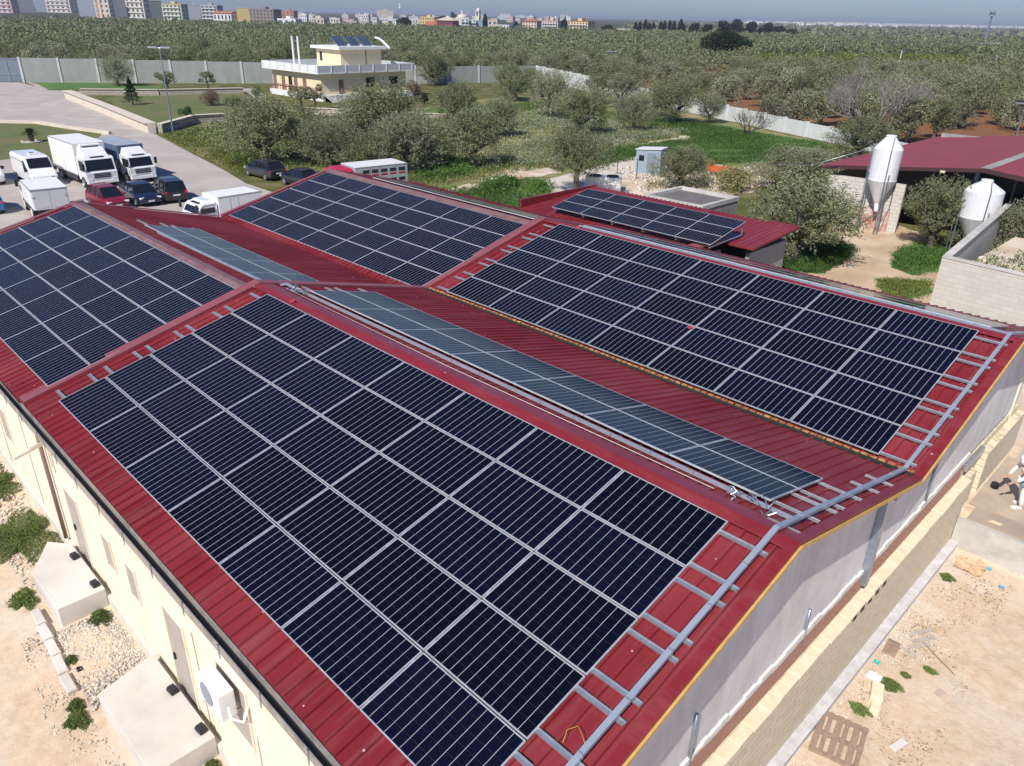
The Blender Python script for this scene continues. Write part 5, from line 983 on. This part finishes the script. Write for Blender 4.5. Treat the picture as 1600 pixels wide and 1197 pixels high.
B_(434, 472, 30, 38, (.72, .72, .70), 1, 3, 'low white villa right below the brown unfinished block', name='town_house', cat='house'); B_(490, 512, 29, 38, (.55, .47, .38), 1, 3, 'low beige house behind the villa flues', name='town_house', cat='house')
B_(589, 615, 16, 26, (.55, .47, .38), 0, 0, 'tall beige silo-like block above the town roofs'); B_(598, 612, 38, 43, (.75, .40, .06), 1, 2, 'small bright orange building in front of the town', name='town_house', cat='house')
B_(656, 687, 27, 38, (.62, .47, .18), 2, 6, 'long yellow-topped building left of the dark trees'); B_(667, 682, 40, 48, (.34, .04, .05), 1, 2, 'small red house with a tiled roof, left of the larger red one', 'gable', 'town_house', cat='house')
B_(682, 717, 32, 47, (.20, .04, .06), 2, 5, 'large dark red house with a pale hipped roof', 'hip', 'town_house', rc='pale', cat='house'); B_(720, 733, 30, 50, (.50, .58, .66), 4, 2, 'light blue house left of the white-striped one', balc=True); B_(733, 744, 32, 50, (.62, .66, .70), 4, 2, 'white-blue striped block between two blue houses', balc=True); B_(744, 757, 33, 50, (.24, .33, .42), 0, 0, 'plain steel-blue block beside the tall cypress')
B_(762, 776, 32, 48, (.62, .50, .48), 2, 2, 'pinkish house right of the tall cypress', name='town_house', cat='house'); B_(776, 802, 40, 51, (.56, .58, .62), 2, 4, 'low bluish white house left of the second cypress', name='town_house', cat='house')
B_(816, 846, 33, 47, (.62, .50, .42), 3, 5, 'cream block with terracotta roof trim right of the second cypress', 'hip'); B_(846, 880, 33, 46, (.58, .52, .45), 3, 6, 'long cream apartment block with balconies', balc=True, rc=(.45, .2, .12)); B_(886, 929, 34, 51, (.64, .50, .26), 3, 7, 'yellow apartment block with a red roof edge', balc=True, rc=(.42, .14, .08))
B_(963, 990, 46, 53, (.62, .54, .46), 1, 4, 'low cream building left of the cypress row', name='town_house', cat='house')
w_ = empty('white_wall', at(872, 55), 0, 'long low white wall below the yellow apartment block', 'wall'); a_, b__ = at(872, 55) - at(872, 55), at(943, 58) - at(872, 55); n_ = Vector((-b__.y, b__.x, 0)).normalized() * .5; MB().hexa([a_, b__, b__ + n_, a_ + n_] + [q + Vector((0, 0, 3.2)) for q in (a_, b__, b__ + n_, a_ + n_)]).build('run', m_white, w_)
# church dome and bell tower
P = at(722, 44); k_ = 1; h = hgt(722, 22, P) - GZ; R0 = 5; ch = empty('church', P, R_(30), 'pale church with a small dome above the blue houses', 'church'); MB().box((-8, -5, 0), (8, 8, h * .72)).build('wall', tm((.62, .54, .44)), ch); MB().lathe([(R0, h * .72), (R0, h * .8)] + [(R0 * math.cos(t_) + .01, h * .8 + (h * .2) * math.sin(t_)) for t_ in (.3, .6, .9, 1.2, 1.5)], (0, 0, 0), 16).build('dome', tm((.66, .60, .52)), ch); MB().lathe([(.8, h), (.8, h + 2.5), (.1, h + 4)], (0, 0, 0), 8).build('lantern', tm((.7, .66, .6)), ch)
P = at(747, 44); h = hgt(747, 12, P) - GZ; bt = empty('bell_tower', P, R_(20), 'slim white bell tower with arched openings', 'bell tower'); MB().box((-2.2, -2.2, 0), (2.2, 2.2, h * .6)).build('shaft', tm((.68, .64, .56)), bt)
for sx in (-1.7, 1.7):
    for sy in (-1.7, 1.7): MB().box((sx - .45, sy - .45, h * .6), (sx + .45, sy + .45, h * .82)).build('pillar', tm((.68, .64, .56)), bt)
MB().box((-2.3, -2.3, h * .82), (2.3, 2.3, h * .87)).build('cornice', tm((.68, .64, .56)), bt); MB().lathe([(1.8, h * .87), (1.6, h * .93), (.9, h * .98), (.1, h)], (0, 0, 0), 10).build('spire', tm((.7, .68, .62)), bt)
P = at(626, 38); h = hgt(626, 6, P) - GZ; lt = empty('lattice_mast', P, 0, 'town telecom mast with round antenna drums', 'mast'); MB().tube([(0, 0, 0), (0, 0, h)], [.5, .3], 6).build('pole', m_alu, lt)
for z_ in (.78, .86, .95): MB().lathe([(1.6, h * z_), (1.6, h * z_ + 1.2)], (0, 0, 0), 10).build('antenna', m_white, lt)
r = random.Random(21); pal = [(.68, .68, .66), (.62, .60, .56), (.58, .52, .46), (.70, .68, .62), (.55, .45, .40), (.50, .52, .55)]
for i in range(105):
    u = r.uniform(455, 880) if i < 85 else r.uniform(350, 470); vb = r.uniform(27, 45) if i < 85 else r.uniform(22, 30)
    if i < 85 and vb > 39 and not 500 < u < 655: vb -= 8
    hb = r.uniform(4, 9) * (1.2 if vb > 33 else .75); wd = r.uniform(7, 16); bldg(u, u + wd, vb - hb, vb, r.choice(pal), 2 if vb > 33 else 0, 3, 'small flat-roofed house packed into the distant town centre', name='town_house', depth=10, group='small houses of the distant town', cat='house', balc=False)
rg = np.random.default_rng(77); mbt = MB()
for i in range(420):
    u = rg.uniform(1290, 1640) if i < 330 else rg.uniform(1150, 1400); hz = 6.1 + u * .022875; v = hz + rg.uniform(1.9, 3.6) if i < 330 else hz + rg.uniform(3, 7); P = at(u, v); s_ = (P - Vector(CC)).length / 4500; mbt.cbox((P.x, P.y, GZ + 5 * s_), (rg.uniform(8, 34) * s_, rg.uniform(8, 24) * s_, 10 * s_ + rg.uniform(0, 8)), rg.uniform(0, 3))
tag(mbt.build('distant_town', tm((.74, .72, .70))), 'white speckle of the coastal towns along the right horizon', 'distant town', kind='stuff')
P = at(1537, 74); h = hgt(1546, 20, P) - GZ; ms = empty('telecom_mast', P, 0, 'tall slim telecom mast standing alone at the right', 'mast'); MB().tube([(0, 0, 0), (0, 0, h)], [1.1, .55], 8).build('pole', m_galv, ms)
for z_ in (.90, .96): MB().lathe([(1.9, h * z_), (1.9, h * z_ + 2)], (0, 0, 0), 10).build('antenna', m_alu, ms)
for i, (u, vb, vt) in enumerate(((1164, 64, 53), (1190, 66, 54), (1214, 78, 61), (1286, 86, 66), (1335, 118, 95), (1403, 108, 78), (1549, 122, 86), (1262, 68, 56))):
    P = at(u, vb); h = hgt(u + .1 * (u - 800) * (vb - vt) / 800, vt, P) - GZ; up_ = empty('utility_pole', P, R_(30), ['pole nearest the pine wood', 'pole second from the pine wood', 'slim pole below the pine wood', 'pale utility pole above the yellow undergrowth', 'utility pole just left above the leafless fig tree', 'leaning utility pole right of the leafless fig tree', 'utility pole farthest right in the olive groves', 'small pole right of the pine wood'][i], 'utility pole', 'utility poles in the olive groves')
    MB().tube([(0, 0, 0), (0, 0, h)], [.2, .14], 6).build('pole', m_conc, up_); MB().box((-.9, -.06, h - .5), (.9, .06, h - .38)).build('crossarm', m_galv, up_)
wire([tuple(at(1286, 86) + Vector((0, 0, 8))), tuple(at(1403, 108) + Vector((0, 0, 8))), tuple(at(1549, 122) + Vector((0, 0, 9)))], .05, m_galv, 'overhead_wire', 'overhead wire between the utility poles right of the pine wood', 'wire')
wire([(-9, 44.5, -2.4), (-5, 44.9, -1.9), (-1.5, 45.2, -.4)], .02, m_alu, 'service_cable', 'thin cable sagging from the trees to the tall feed silo', 'cable')
bldg(1463, 1490, 130, 142, (.55, .50, .46), 1, 2, 'small farmhouse with a pinkish red roof among the olive trees', 'gable', 'farmhouse', 6, cat='house')
# ------------------------------------------------------------------ yards
def slab(pts, z0, z1, name, label, m=m_conc):
    c = Vector((sum(p[0] for p in pts) / len(pts), sum(p[1] for p in pts) / len(pts), z0)); o = MB().prism([(p[0] - c.x, p[1] - c.y) for p in pts], 2, 0, z1 - z0).build(name, m, loc=c, bevel=.015); return tag(o, label, 'concrete step' if 'landing' in name else 'block')
m_slab = mat('pale_concrete_slab', (.62, .58, .53), (.54, .50, .45), 1.6, .92, c3=(.68, .63, .58), bmp=.25)  # pale concrete of landings, kerb blocks and loose slab, mottled at random
slab([(.38, -7.38), (2.2, -7.34), (2.2, -6.27), (-.2, -6.27), (-.75, -6.7)], -6.4, -5.58, 'concrete_landing', 'concrete landing below the first door of the cream wall', m_slab)
slab([(5.45, -7.55), (8.1, -7.5), (8.1, -6.27), (5.1, -6.27)], -6.4, -5.58, 'concrete_landing', 'concrete landing below the second door, nearest the camera', m_slab)
for i, (u, v) in enumerate(((123, 869), (155, 912), (277, 1077), (323, 1137))):
    P = at(u, v, -5.575); P.y = min(P.y, -6.40); b_ = empty('bait_box', P, R_(5), 'small black bait box on the ' + ['far landing, by the door', 'near corner of the far landing', 'near landing, by the door', 'near corner of the near landing'][i], 'bait box', 'bait boxes on the landings')
    MB().cbox((0, 0, .05), (.22, .17, .1), 0, .02).build('base', m_black, b_); MB().cbox((0, 0, .115), (.19, .14, .03), 0, .01).build('lid', m_black, b_)
r = random.Random(9)
for i, (x, y) in enumerate(((1.55, -7.66), (2.2, -7.70), (2.85, -7.73), (3.5, -7.77), (4.2, -7.82))):
    o = MB().cbox((0, 0, .06), (.62, .2, .16), 0, .02).build('kerb_block', m_slab, loc=(x, y, -6.14)); o.rotation_euler = (0, r.uniform(-.04, .04), r.uniform(-.06, .02)); tag(o, 'pale kerb block, %s from the far end of the row beside the landings' % ORD[i], 'kerb block', 'kerb blocks beside the landings')
ac = empty('air_conditioner', (9.12, -6.2, -3.78), 0, 'white air conditioner unit hanging on the cream wall', 'air conditioner')
MB().box((-.40, -.34, 0), (.40, -.05, .58)).build('casing', m_white, ac, bevel=.015); MB().prism([(-.1 + .23 * math.cos(t_ * math.pi / 10), .29 + .23 * math.sin(t_ * math.pi / 10)) for t_ in range(20)], 1, -.352, -.341).build('fan_grille', flat('fan_grey', (.25, .29, .36), .5), ac)
for x in (-.3, .3): MB().hexa([(x - .02, -.38, -.04), (x + .02, -.38, -.04), (x + .02, .04, -.04), (x - .02, .04, -.04), (x - .02, -.38, 0), (x + .02, -.38, 0), (x + .02, .04, 0), (x - .02, .04, 0)]).build('bracket', m_white, ac)
MB().tube([(.44, -.2, .3), (.6, -.25, .2), (.72, -.1, .1), (.7, .02, .35)], .03, 6).build('hose', m_white, ac)
def stones(name, pts, n, z, rlo, rhi, m, label, seed, dens=None):
    rg = np.random.default_rng(seed); c = inpoly([Vector((p[0], p[1], 0)) for p in pts], n, rg)
    B0 = np.array([(1, 0, 0), (0, 1, 0), (-1, 0, 0), (0, -1, 0), (0, 0, .7), (0, 0, -.5)], float); Fq = np.array([(0, 1, 4), (1, 2, 4), (2, 3, 4), (3, 0, 4), (1, 0, 5), (2, 1, 5), (3, 2, 5), (0, 3, 5)])
    k = len(c); s_ = rlo + (rhi - rlo) * rg.uniform(0, 1, k) ** 3; V = B0[None] * rg.uniform(.6, 1.3, (k, 6, 1)) * s_[:, None, None]; a = rg.uniform(0, 6.28, k); ca, sa = np.cos(a)[:, None], np.sin(a)[:, None]
    X = V[:, :, 0] * ca - V[:, :, 1] * sa * .7; Y_ = V[:, :, 0] * sa + V[:, :, 1] * ca * .7; Z = V[:, :, 2] + z + s_[:, None] * .2; X += c[:, :1]; Y_ += c[:, 1:2]; V = np.stack([X, Y_, Z], -1).reshape(-1, 3)
    F = (Fq[None] + (np.arange(k) * 6)[:, None, None]).reshape(-1, 3); return tag(npmesh(name, V, F, m), label, 'gravel', kind='stuff')
m_gravel = mat('pale_limestone_chips', (.62, .56, .48), (.48, .42, .35), 9, .95, island=.25); m_clod = mat('brown_clods', (.34, .25, .17), (.26, .19, .13), 6, .95, island=.3)
stones('gravel', [(2.3, -7.6), (5.3, -7.7), (5.0, -6.3), (2.3, -6.3)], 5200, -6.12, .012, .07, m_gravel, 'pale stone rubble between the two concrete landings', 1); stones('gravel', [(-16, -7.8), (.3, -7.6), (-.6, -6.3), (-16, -6.3)], 4200, -6.12, .015, .09, m_gravel, 'stony rubble along the far part of the cream wall', 2)
stones('gravel', [(2, -8.2), (9, -8.9), (9, -7.6), (5, -7.8), (2, -7.8)], 1800, -6.12, .01, .05, m_gravel, 'scattered chips in the yard beside the near landing', 3); stones('gravel', [(15.95, -2), (17.6, -2), (18.0, 6), (17.6, 13), (16.0, 13)], 6000, -6.86, .008, .035, m_clod, 'dark clods scattered over the bare earth below the gable', 4)
stones('gravel', [(15.95, 0), (16.9, 0), (17.0, 10), (15.95, 12.5)], 2200, -6.86, .01, .06, m_gravel, 'pale stone chips along the foot of the gable wall', 5); stones('gravel', [(9.4, 29.4), (19, 28.6), (19, 36), (9.3, 36)], 1500, GZ + 2.3, .04, .22, m_gravel, 'pale rubble inside the block enclosure', 6)
stones('gravel', [tuple(at(*p).xy) for p in ((960, 262), (1200, 262), (1200, 290), (1120, 300), (1000, 300))], 2600, GZ, .05, .3, m_gravel, 'pale rocks on the stony ground behind the annex', 7)
def tuft(x, y, z, rr, hh, label, m=m_gleaf, n=1500, leaf=.07, seed=0):
    rg = np.random.default_rng(seed + int(abs(x * 37 + y * 11))); a = rg.uniform(0, 6.28, n); n = int(n * (1 + 5 * rr * rr)); a = rg.uniform(0, 6.28, n); q = rg.uniform(0, 1, n) ** .7 * (1 + .3 * np.sin(a * 3) + .2 * np.sin(a * 7 + 1)); P = np.stack([rr * q * np.cos(a), rr * q * np.sin(a) * .75, hh * (1 - q * .7) * rg.uniform(.1, 1, n)], 1); V, F = leaf_quads(P, leaf, rg, .3, .8); o = npmesh('weed_clump', V, F, m); o.location = (x, y, z); tag(o, label, 'weeds', 'weed clumps in the bare yards')
m_wd = leafmat('dusty_weed_leaves', (.19, .25, .08), (.13, .18, .055))
for i, (x, y, rr, hh, l) in enumerate(((-2.2, -7.1, 1.25, .35, 'largest green clump, left of the far landing'), (-5.6, -6.9, .9, .25, 'grass clump at the left edge by the cream wall'), (-7.2, -6.9, .7, .3, 'farthest grass clump at the foot of the cream wall'), (2.55, -6.6, .3, .3, 'green clump against the near side of the far landing'), (.55, -7.75, .42, .22, 'weeds at the far end of the kerb blocks'), (3.5, -7.55, .16, .2, 'small leafy plant beside the kerb blocks'), (4.9, -7.9, .2, .15, 'small weed beyond the last kerb block'), (5.3, -8.0, .28, .2, 'weeds by the corner of the near landing'), (8.3, -6.5, .2, .2, 'weeds at the near side of the near landing'))): tuft(x, y, -6.13, rr, hh, l, m_wd)
for i, (x, y, rr, hh, l) in enumerate(((16.62, 6.15, .26, .22, 'green weed beside the pale tufa blocks under the gable'), (16.4, 4.9, .24, .2, 'green weed beyond the pallet'), (16.2, 11.3, .2, .2, 'grey-green weed near the cardboard below the platform'), (16.75, 6.7, .14, .15, 'small round weed right of the tufa blocks'), (17.1, 7.3, .2, .1, 'low dry weed beside the loose tile'))): tuft(x, y, -6.87, rr, hh, l, m_wd)
weeds('sparse_yard_weeds', [Vector((16.3, 1, 0)), Vector((18.2, 3, 0)), Vector((18, 8, 0)), Vector((16.6, 8, 0))], 330, .03, m_wd, 'sparse dry weeds on the bare earth near the pallet', .045, 'weeds', 31, z=-6.86, spread=.03)
# pallet, blocks, planks, litter
pl = empty('wooden_pallet', (16.42, 3.75, -6.86), R_(12), 'weathered wooden pallet lying at the foot of the gable wall', 'pallet')
for k in range(3): MB().box((-.5, -.62 + k * .57, 0), (.5, -.52 + k * .57, .09)).build('bearer', m_wood, pl)
for k in range(6): MB().box((-.5 + k * .18, -.62, .092), (-.5 + k * .18 + (.09 if k % 2 else .13), .62, .115)).build('board', m_wood, pl)
for i, (x, y, sx, sy, sz, rz, mm, l) in enumerate(((16.5, 5.55, .26, .5, .26, .3, m_tufal, 'cream tufa block leaning towards the gable wall'), (16.62, 5.2, .2, .4, .2, .2, m_tufal, 'smaller cream tufa block beside the pallet'), (17.38, 4.6, .16, .42, .06, -.25, m_slab, 'pale slab lying alone on the bare earth'), (17.5, 6.75, .16, .3, .05, -.2, mat('pinkish_tile', (.55, .42, .36), rough=.9), 'pinkish tile lying right of the weeds'), (16.15, 7.4, .3, .6, .05, .1, m_wood, 'brown board at the foot of the gable wall'))):
    o = MB().cbox((0, 0, sz / 2), (sx, sy, sz), 0, .01).build('loose_block' if 'board' not in l else 'loose_board', mm, loc=(x, y, -6.87)); o.rotation_euler = (0, 0, rz); tag(o, l, 'block' if 'board' not in l else 'board')
for i, (x, y, L, rz, l) in enumerate(((16.45, 8.5, .75, 1.1, 'pale plank farthest from the pallet'), (16.6, 8.3, .7, 1.0, 'pale plank second in the heap of planks'), (16.6, 8.0, .6, 1.0, 'short pale plank in the middle of the heap'), (16.35, 7.6, .7, -.2, 'pale plank lying across the heap of planks'), (17.1, 7.9, 1.1, -.55, 'thin dark lath lying on the bare earth'))):
    o = MB().cbox((0, 0, .02), (L, .1 if i < 4 else .025, .04), 0, .005).build('plank', mat('grey_plank', (.50, .44, .38), (.40, .34, .28), 5, .9) if i < 4 else m_wood, loc=(x, y, -6.86)); o.rotation_euler = (0, 0, rz); tag(o, l, 'plank', 'planks at the foot of the gable wall')
def crumple(x, y, z, s_, m, label, name, seed, cat):
    rg = np.random.default_rng(seed); mb = MB(); n = 7; G = [[(x + s_ * (i / n - .5) + rg.uniform(-.06, .06) * s_, y + s_ * (j / n - .5) * .8 + rg.uniform(-.06, .06) * s_, z + abs(rg.normal(0, .12)) * s_ + .01) for i in range(n + 1)] for j in range(n + 1)]
    V = [p for r__ in G for p in r__]; mb.add(V, [(j * (n + 1) + i, j * (n + 1) + i + 1, (j + 1) * (n + 1) + i + 1, (j + 1) * (n + 1) + i) for i in range(n) for j in range(n)]); tag(mb.build(name, m), label, cat)
crumple(16.5, 12.3, -6.86, .75, mat('wet_cardboard', (.52, .33, .18), (.60, .45, .30), 5, .9), 'crumpled brown cardboard below the concrete platform', 'cardboard', 1, 'cardboard'); crumple(16.25, 6.1, -6.84, .3, m_white, 'crumpled white plastic sheet by the tufa blocks', 'plastic_sheet', 2, 'litter'); crumple(16.1, 6.6, -6.8, .14, flat('turquoise_plastic', (.02, .5, .45), .3), 'crumpled turquoise plastic beside the footing', 'plastic_bottle', 3, 'litter'); crumple(3.9, -7.5, -6.1, .15, m_black, 'small black rag among the rubble between the landings', 'rag', 4, 'rag')
crumple(16.9, 12.6, -6.84, .16, flat('blue_plastic', (.1, .4, .6), .3), 'small blue plastic bag right of the cardboard', 'plastic_bag', 5, 'litter'); crumple(17.4, 12.0, -6.84, .14, flat('blue_plastic', (.1, .4, .6), .3), 'blue scrap of plastic at the right edge', 'plastic_scrap', 6, 'litter')
# concrete platform with the worker
pf = empty('concrete_platform', (18, 15, -7.165), 0, 'raised concrete platform beside the gable wall where the worker stands', 'platform'); m_plat = mat('dusty_brown_concrete', (.42, .34, .26), (.34, .28, .22), 1.2, .95, c3=(.50, .42, .34), bmp=.3)
MB().box((-2.1, -1.85, 0), (8, 12, 1.35)).build('top', m_plat, pf); MB().box((-2.3, -2.0, 0), (8, -1.855, 1.30)).build('retaining_face', m_conc, pf); MB().box((-2.3, -1.0, 1.352), (8, 3, 1.37)).build('worn_floor', mat('pale_dusty_floor', (.50, .40, .30), (.40, .32, .25), 1.5, .95), pf)
o = MB().tube([(0, 0, 0), (0, 0, .2)], [.12, .11], 12).build('black_bucket', m_black, loc=(15.97, 15.5, -5.83)); tag(o, 'small black bucket beside the worker against the block wall', 'bucket')
# worker : one continuous skinned body
def figure(root, J, E, m, name):
    me = bpy.data.meshes.new(name); me.from_pydata([p for p, _ in J], E, []); o = bpy.data.objects.new(name, me); COL.objects.link(o); o.parent = root; me.materials.append(m)
    s_ = o.modifiers.new('skin', 'SKIN'); s_.use_smooth_shade = True
    if not me.skin_vertices: me.skin_vertices.new()
    for i, (_, rr) in enumerate(J): me.skin_vertices[0].data[i].radius = rr if isinstance(rr, tuple) else (rr, rr)
    me.skin_vertices[0].data[0].use_root = True; q = o.modifiers.new('sub', 'SUBSURF'); q.levels = q.render_levels = 2; return o
pr = empty('person', (16.78, 14.95, -5.83), math.atan2(-.71, -.70), 'worker in white hood, white jacket and cyan apron bending forward on the concrete platform', 'person')
m_skin = mat('skin', (.50, .30, .20), (.44, .26, .17), 8, .6); m_ww = mat('white_work_cloth', (.74, .74, .73), (.64, .64, .63), 5, .9, bmp=.3); m_cy = mat('cyan_vest', (.03, .42, .52), (.02, .34, .44), 4, .8, bmp=.3); m_dk = flat('dark_work_gloves', (.03, .03, .035), .8)
J = [((0, 0, .93), (.15, .12)), ((.05, 0, 1.12), (.145, .11)), ((.14, 0, 1.32), (.17, .125)), ((.2, 0, 1.45), (.12, .10)), ((.25, 0, 1.52), .058), ((.31, 0, 1.62), (.085, .095)), ((.34, 0, 1.70), (.075, .085)),
     ((.17, .19, 1.42), .062), ((.28, .25, 1.17), .048), ((.45, .19, 1.0), .036), ((.51, .17, .96), .03), ((.17, -.19, 1.42), .062), ((.30, -.25, 1.18), .048), ((.47, -.18, 1.02), .036), ((.53, -.16, .98), .03),
     ((0, .10, .86), .105), ((.08, .12, .48), .068), ((.02, .13, .10), .045), ((.15, .14, .05), .04), ((-.02, -.10, .86), .105), ((-.05, -.13, .48), .068), ((-.22, -.14, .12), .045), ((-.10, -.15, .05), .04)]
E_ = [(0, 1), (1, 2), (2, 3), (3, 4), (4, 5), (5, 6), (3, 7), (7, 8), (8, 9), (9, 10), (3, 11), (11, 12), (12, 13), (13, 14), (0, 15), (15, 16), (16, 17), (17, 18), (0, 19), (19, 20), (20, 21), (21, 22)]
figure(pr, J, E_, m_skin, 'body')
g_ = lambda idx, f: [(J[i][0], tuple(x + f for x in (J[i][1] if isinstance(J[i][1], tuple) else (J[i][1],) * 2))) for i in idx]
figure(pr, g_([0, 15, 16, 17, 19, 20, 21], .018), [(0, 1), (1, 2), (2, 3), (0, 4), (4, 5), (5, 6)], m_ww, 'trousers')
figure(pr, g_([1, 2, 3], .026), [(0, 1), (1, 2)], m_ww, 'jacket'); figure(pr, [((0, 0, .95), (.175, .145)), ((.04, 0, 1.1), (.17, .14)), ((.04, .11, .66), .115), ((-.03, -.115, .66), .115)], [(0, 1), (0, 2), (0, 3)], m_cy, 'apron'); figure(pr, g_([3, 7, 8, 9], .014), [(0, 1), (1, 2), (2, 3)], m_ww, 'sleeve'); figure(pr, g_([3, 11, 12, 13], .014), [(0, 1), (1, 2), (2, 3)], m_ww, 'sleeve')
hd = MB(); hd.lathe([(.09, -.16), (.115, -.06), (.118, .04), (.09, .11), (.03, .135)], (.30, 0, 1.66), 14); hd.build('hood', m_ww, pr, smooth=True)
for s_, i in ((1, 18), (-1, 22)): p = J[i][0]; MB().cbox((p[0] + .01, p[1], .05), (.29, .11, .1), 0, .03).build('shoe', m_white, pr)
for s_, i in ((1, 10), (-1, 14)):
    p = Vector(J[i][0]); FJ = [(tuple(p), (.026, .014)), (tuple(p + Vector((.07, 0, -.03))), (.034, .014))]; FE_ = [(0, 1)]
    for k, (dy, L) in enumerate(((-.03, .06), (-.01, .075), (.01, .07), (.03, .055))):
        b0 = len(FJ); q = p + Vector((.09, dy, -.04)); FJ += [(tuple(q), .009), (tuple(q + Vector((L * .6, dy * .1, -.02))), .008), (tuple(q + Vector((L * .8, 0, -.05))), .007)]; FE_ += [(1, b0), (b0, b0 + 1), (b0 + 1, b0 + 2)]
    b0 = len(FJ); FJ += [(tuple(p + Vector((.04, -s_ * .04, -.02))), .01), (tuple(p + Vector((.08, -s_ * .055, -.045))), .008)]; FE_ += [(0, b0), (b0, b0 + 1)]; figure(pr, FJ, FE_, m_skin, 'hand')
for s_ in (-1, 1): MB().lathe([(.008, -.008), (.012, 0), (.008, .008)], (.415, s_ * .035, 1.655), 8).build('eye', m_dk, pr)
MB().hexa([(.40, -.012, 1.61), (.44, -.01, 1.615), (.44, .01, 1.615), (.40, .012, 1.61), (.40, -.008, 1.66), (.41, -.006, 1.66), (.41, .006, 1.66), (.40, .008, 1.66)]).build('nose', m_skin, pr); MB().cbox((.412, 0, 1.585), (.01, .045, .01)).build('mouth', flat('lips', (.35, .12, .10), .6), pr)
# ------------------------------------------------------------------ haze
hz = MB().box((-15500, -15500, -9.5), (15500, 15500, 34)); hm = bpy.data.materials.new('pale_air'); hm.use_nodes = True; t = hm.node_tree; t.nodes.remove(t.nodes['Principled BSDF']); pv = t.nodes.new('ShaderNodeVolumePrincipled'); pv.inputs['Color'].default_value = (.80, .88, 1.0, 1); pv.inputs['Density'].default_value = .00016; pv.inputs['Anisotropy'].default_value = .2
t.links.new(pv.outputs[0], t.nodes['Material Output'].inputs['Volume']); tag(hz.build('haze', hm), kind='stuff', label='pale bluish haze in the air over the plain', cat='haze')
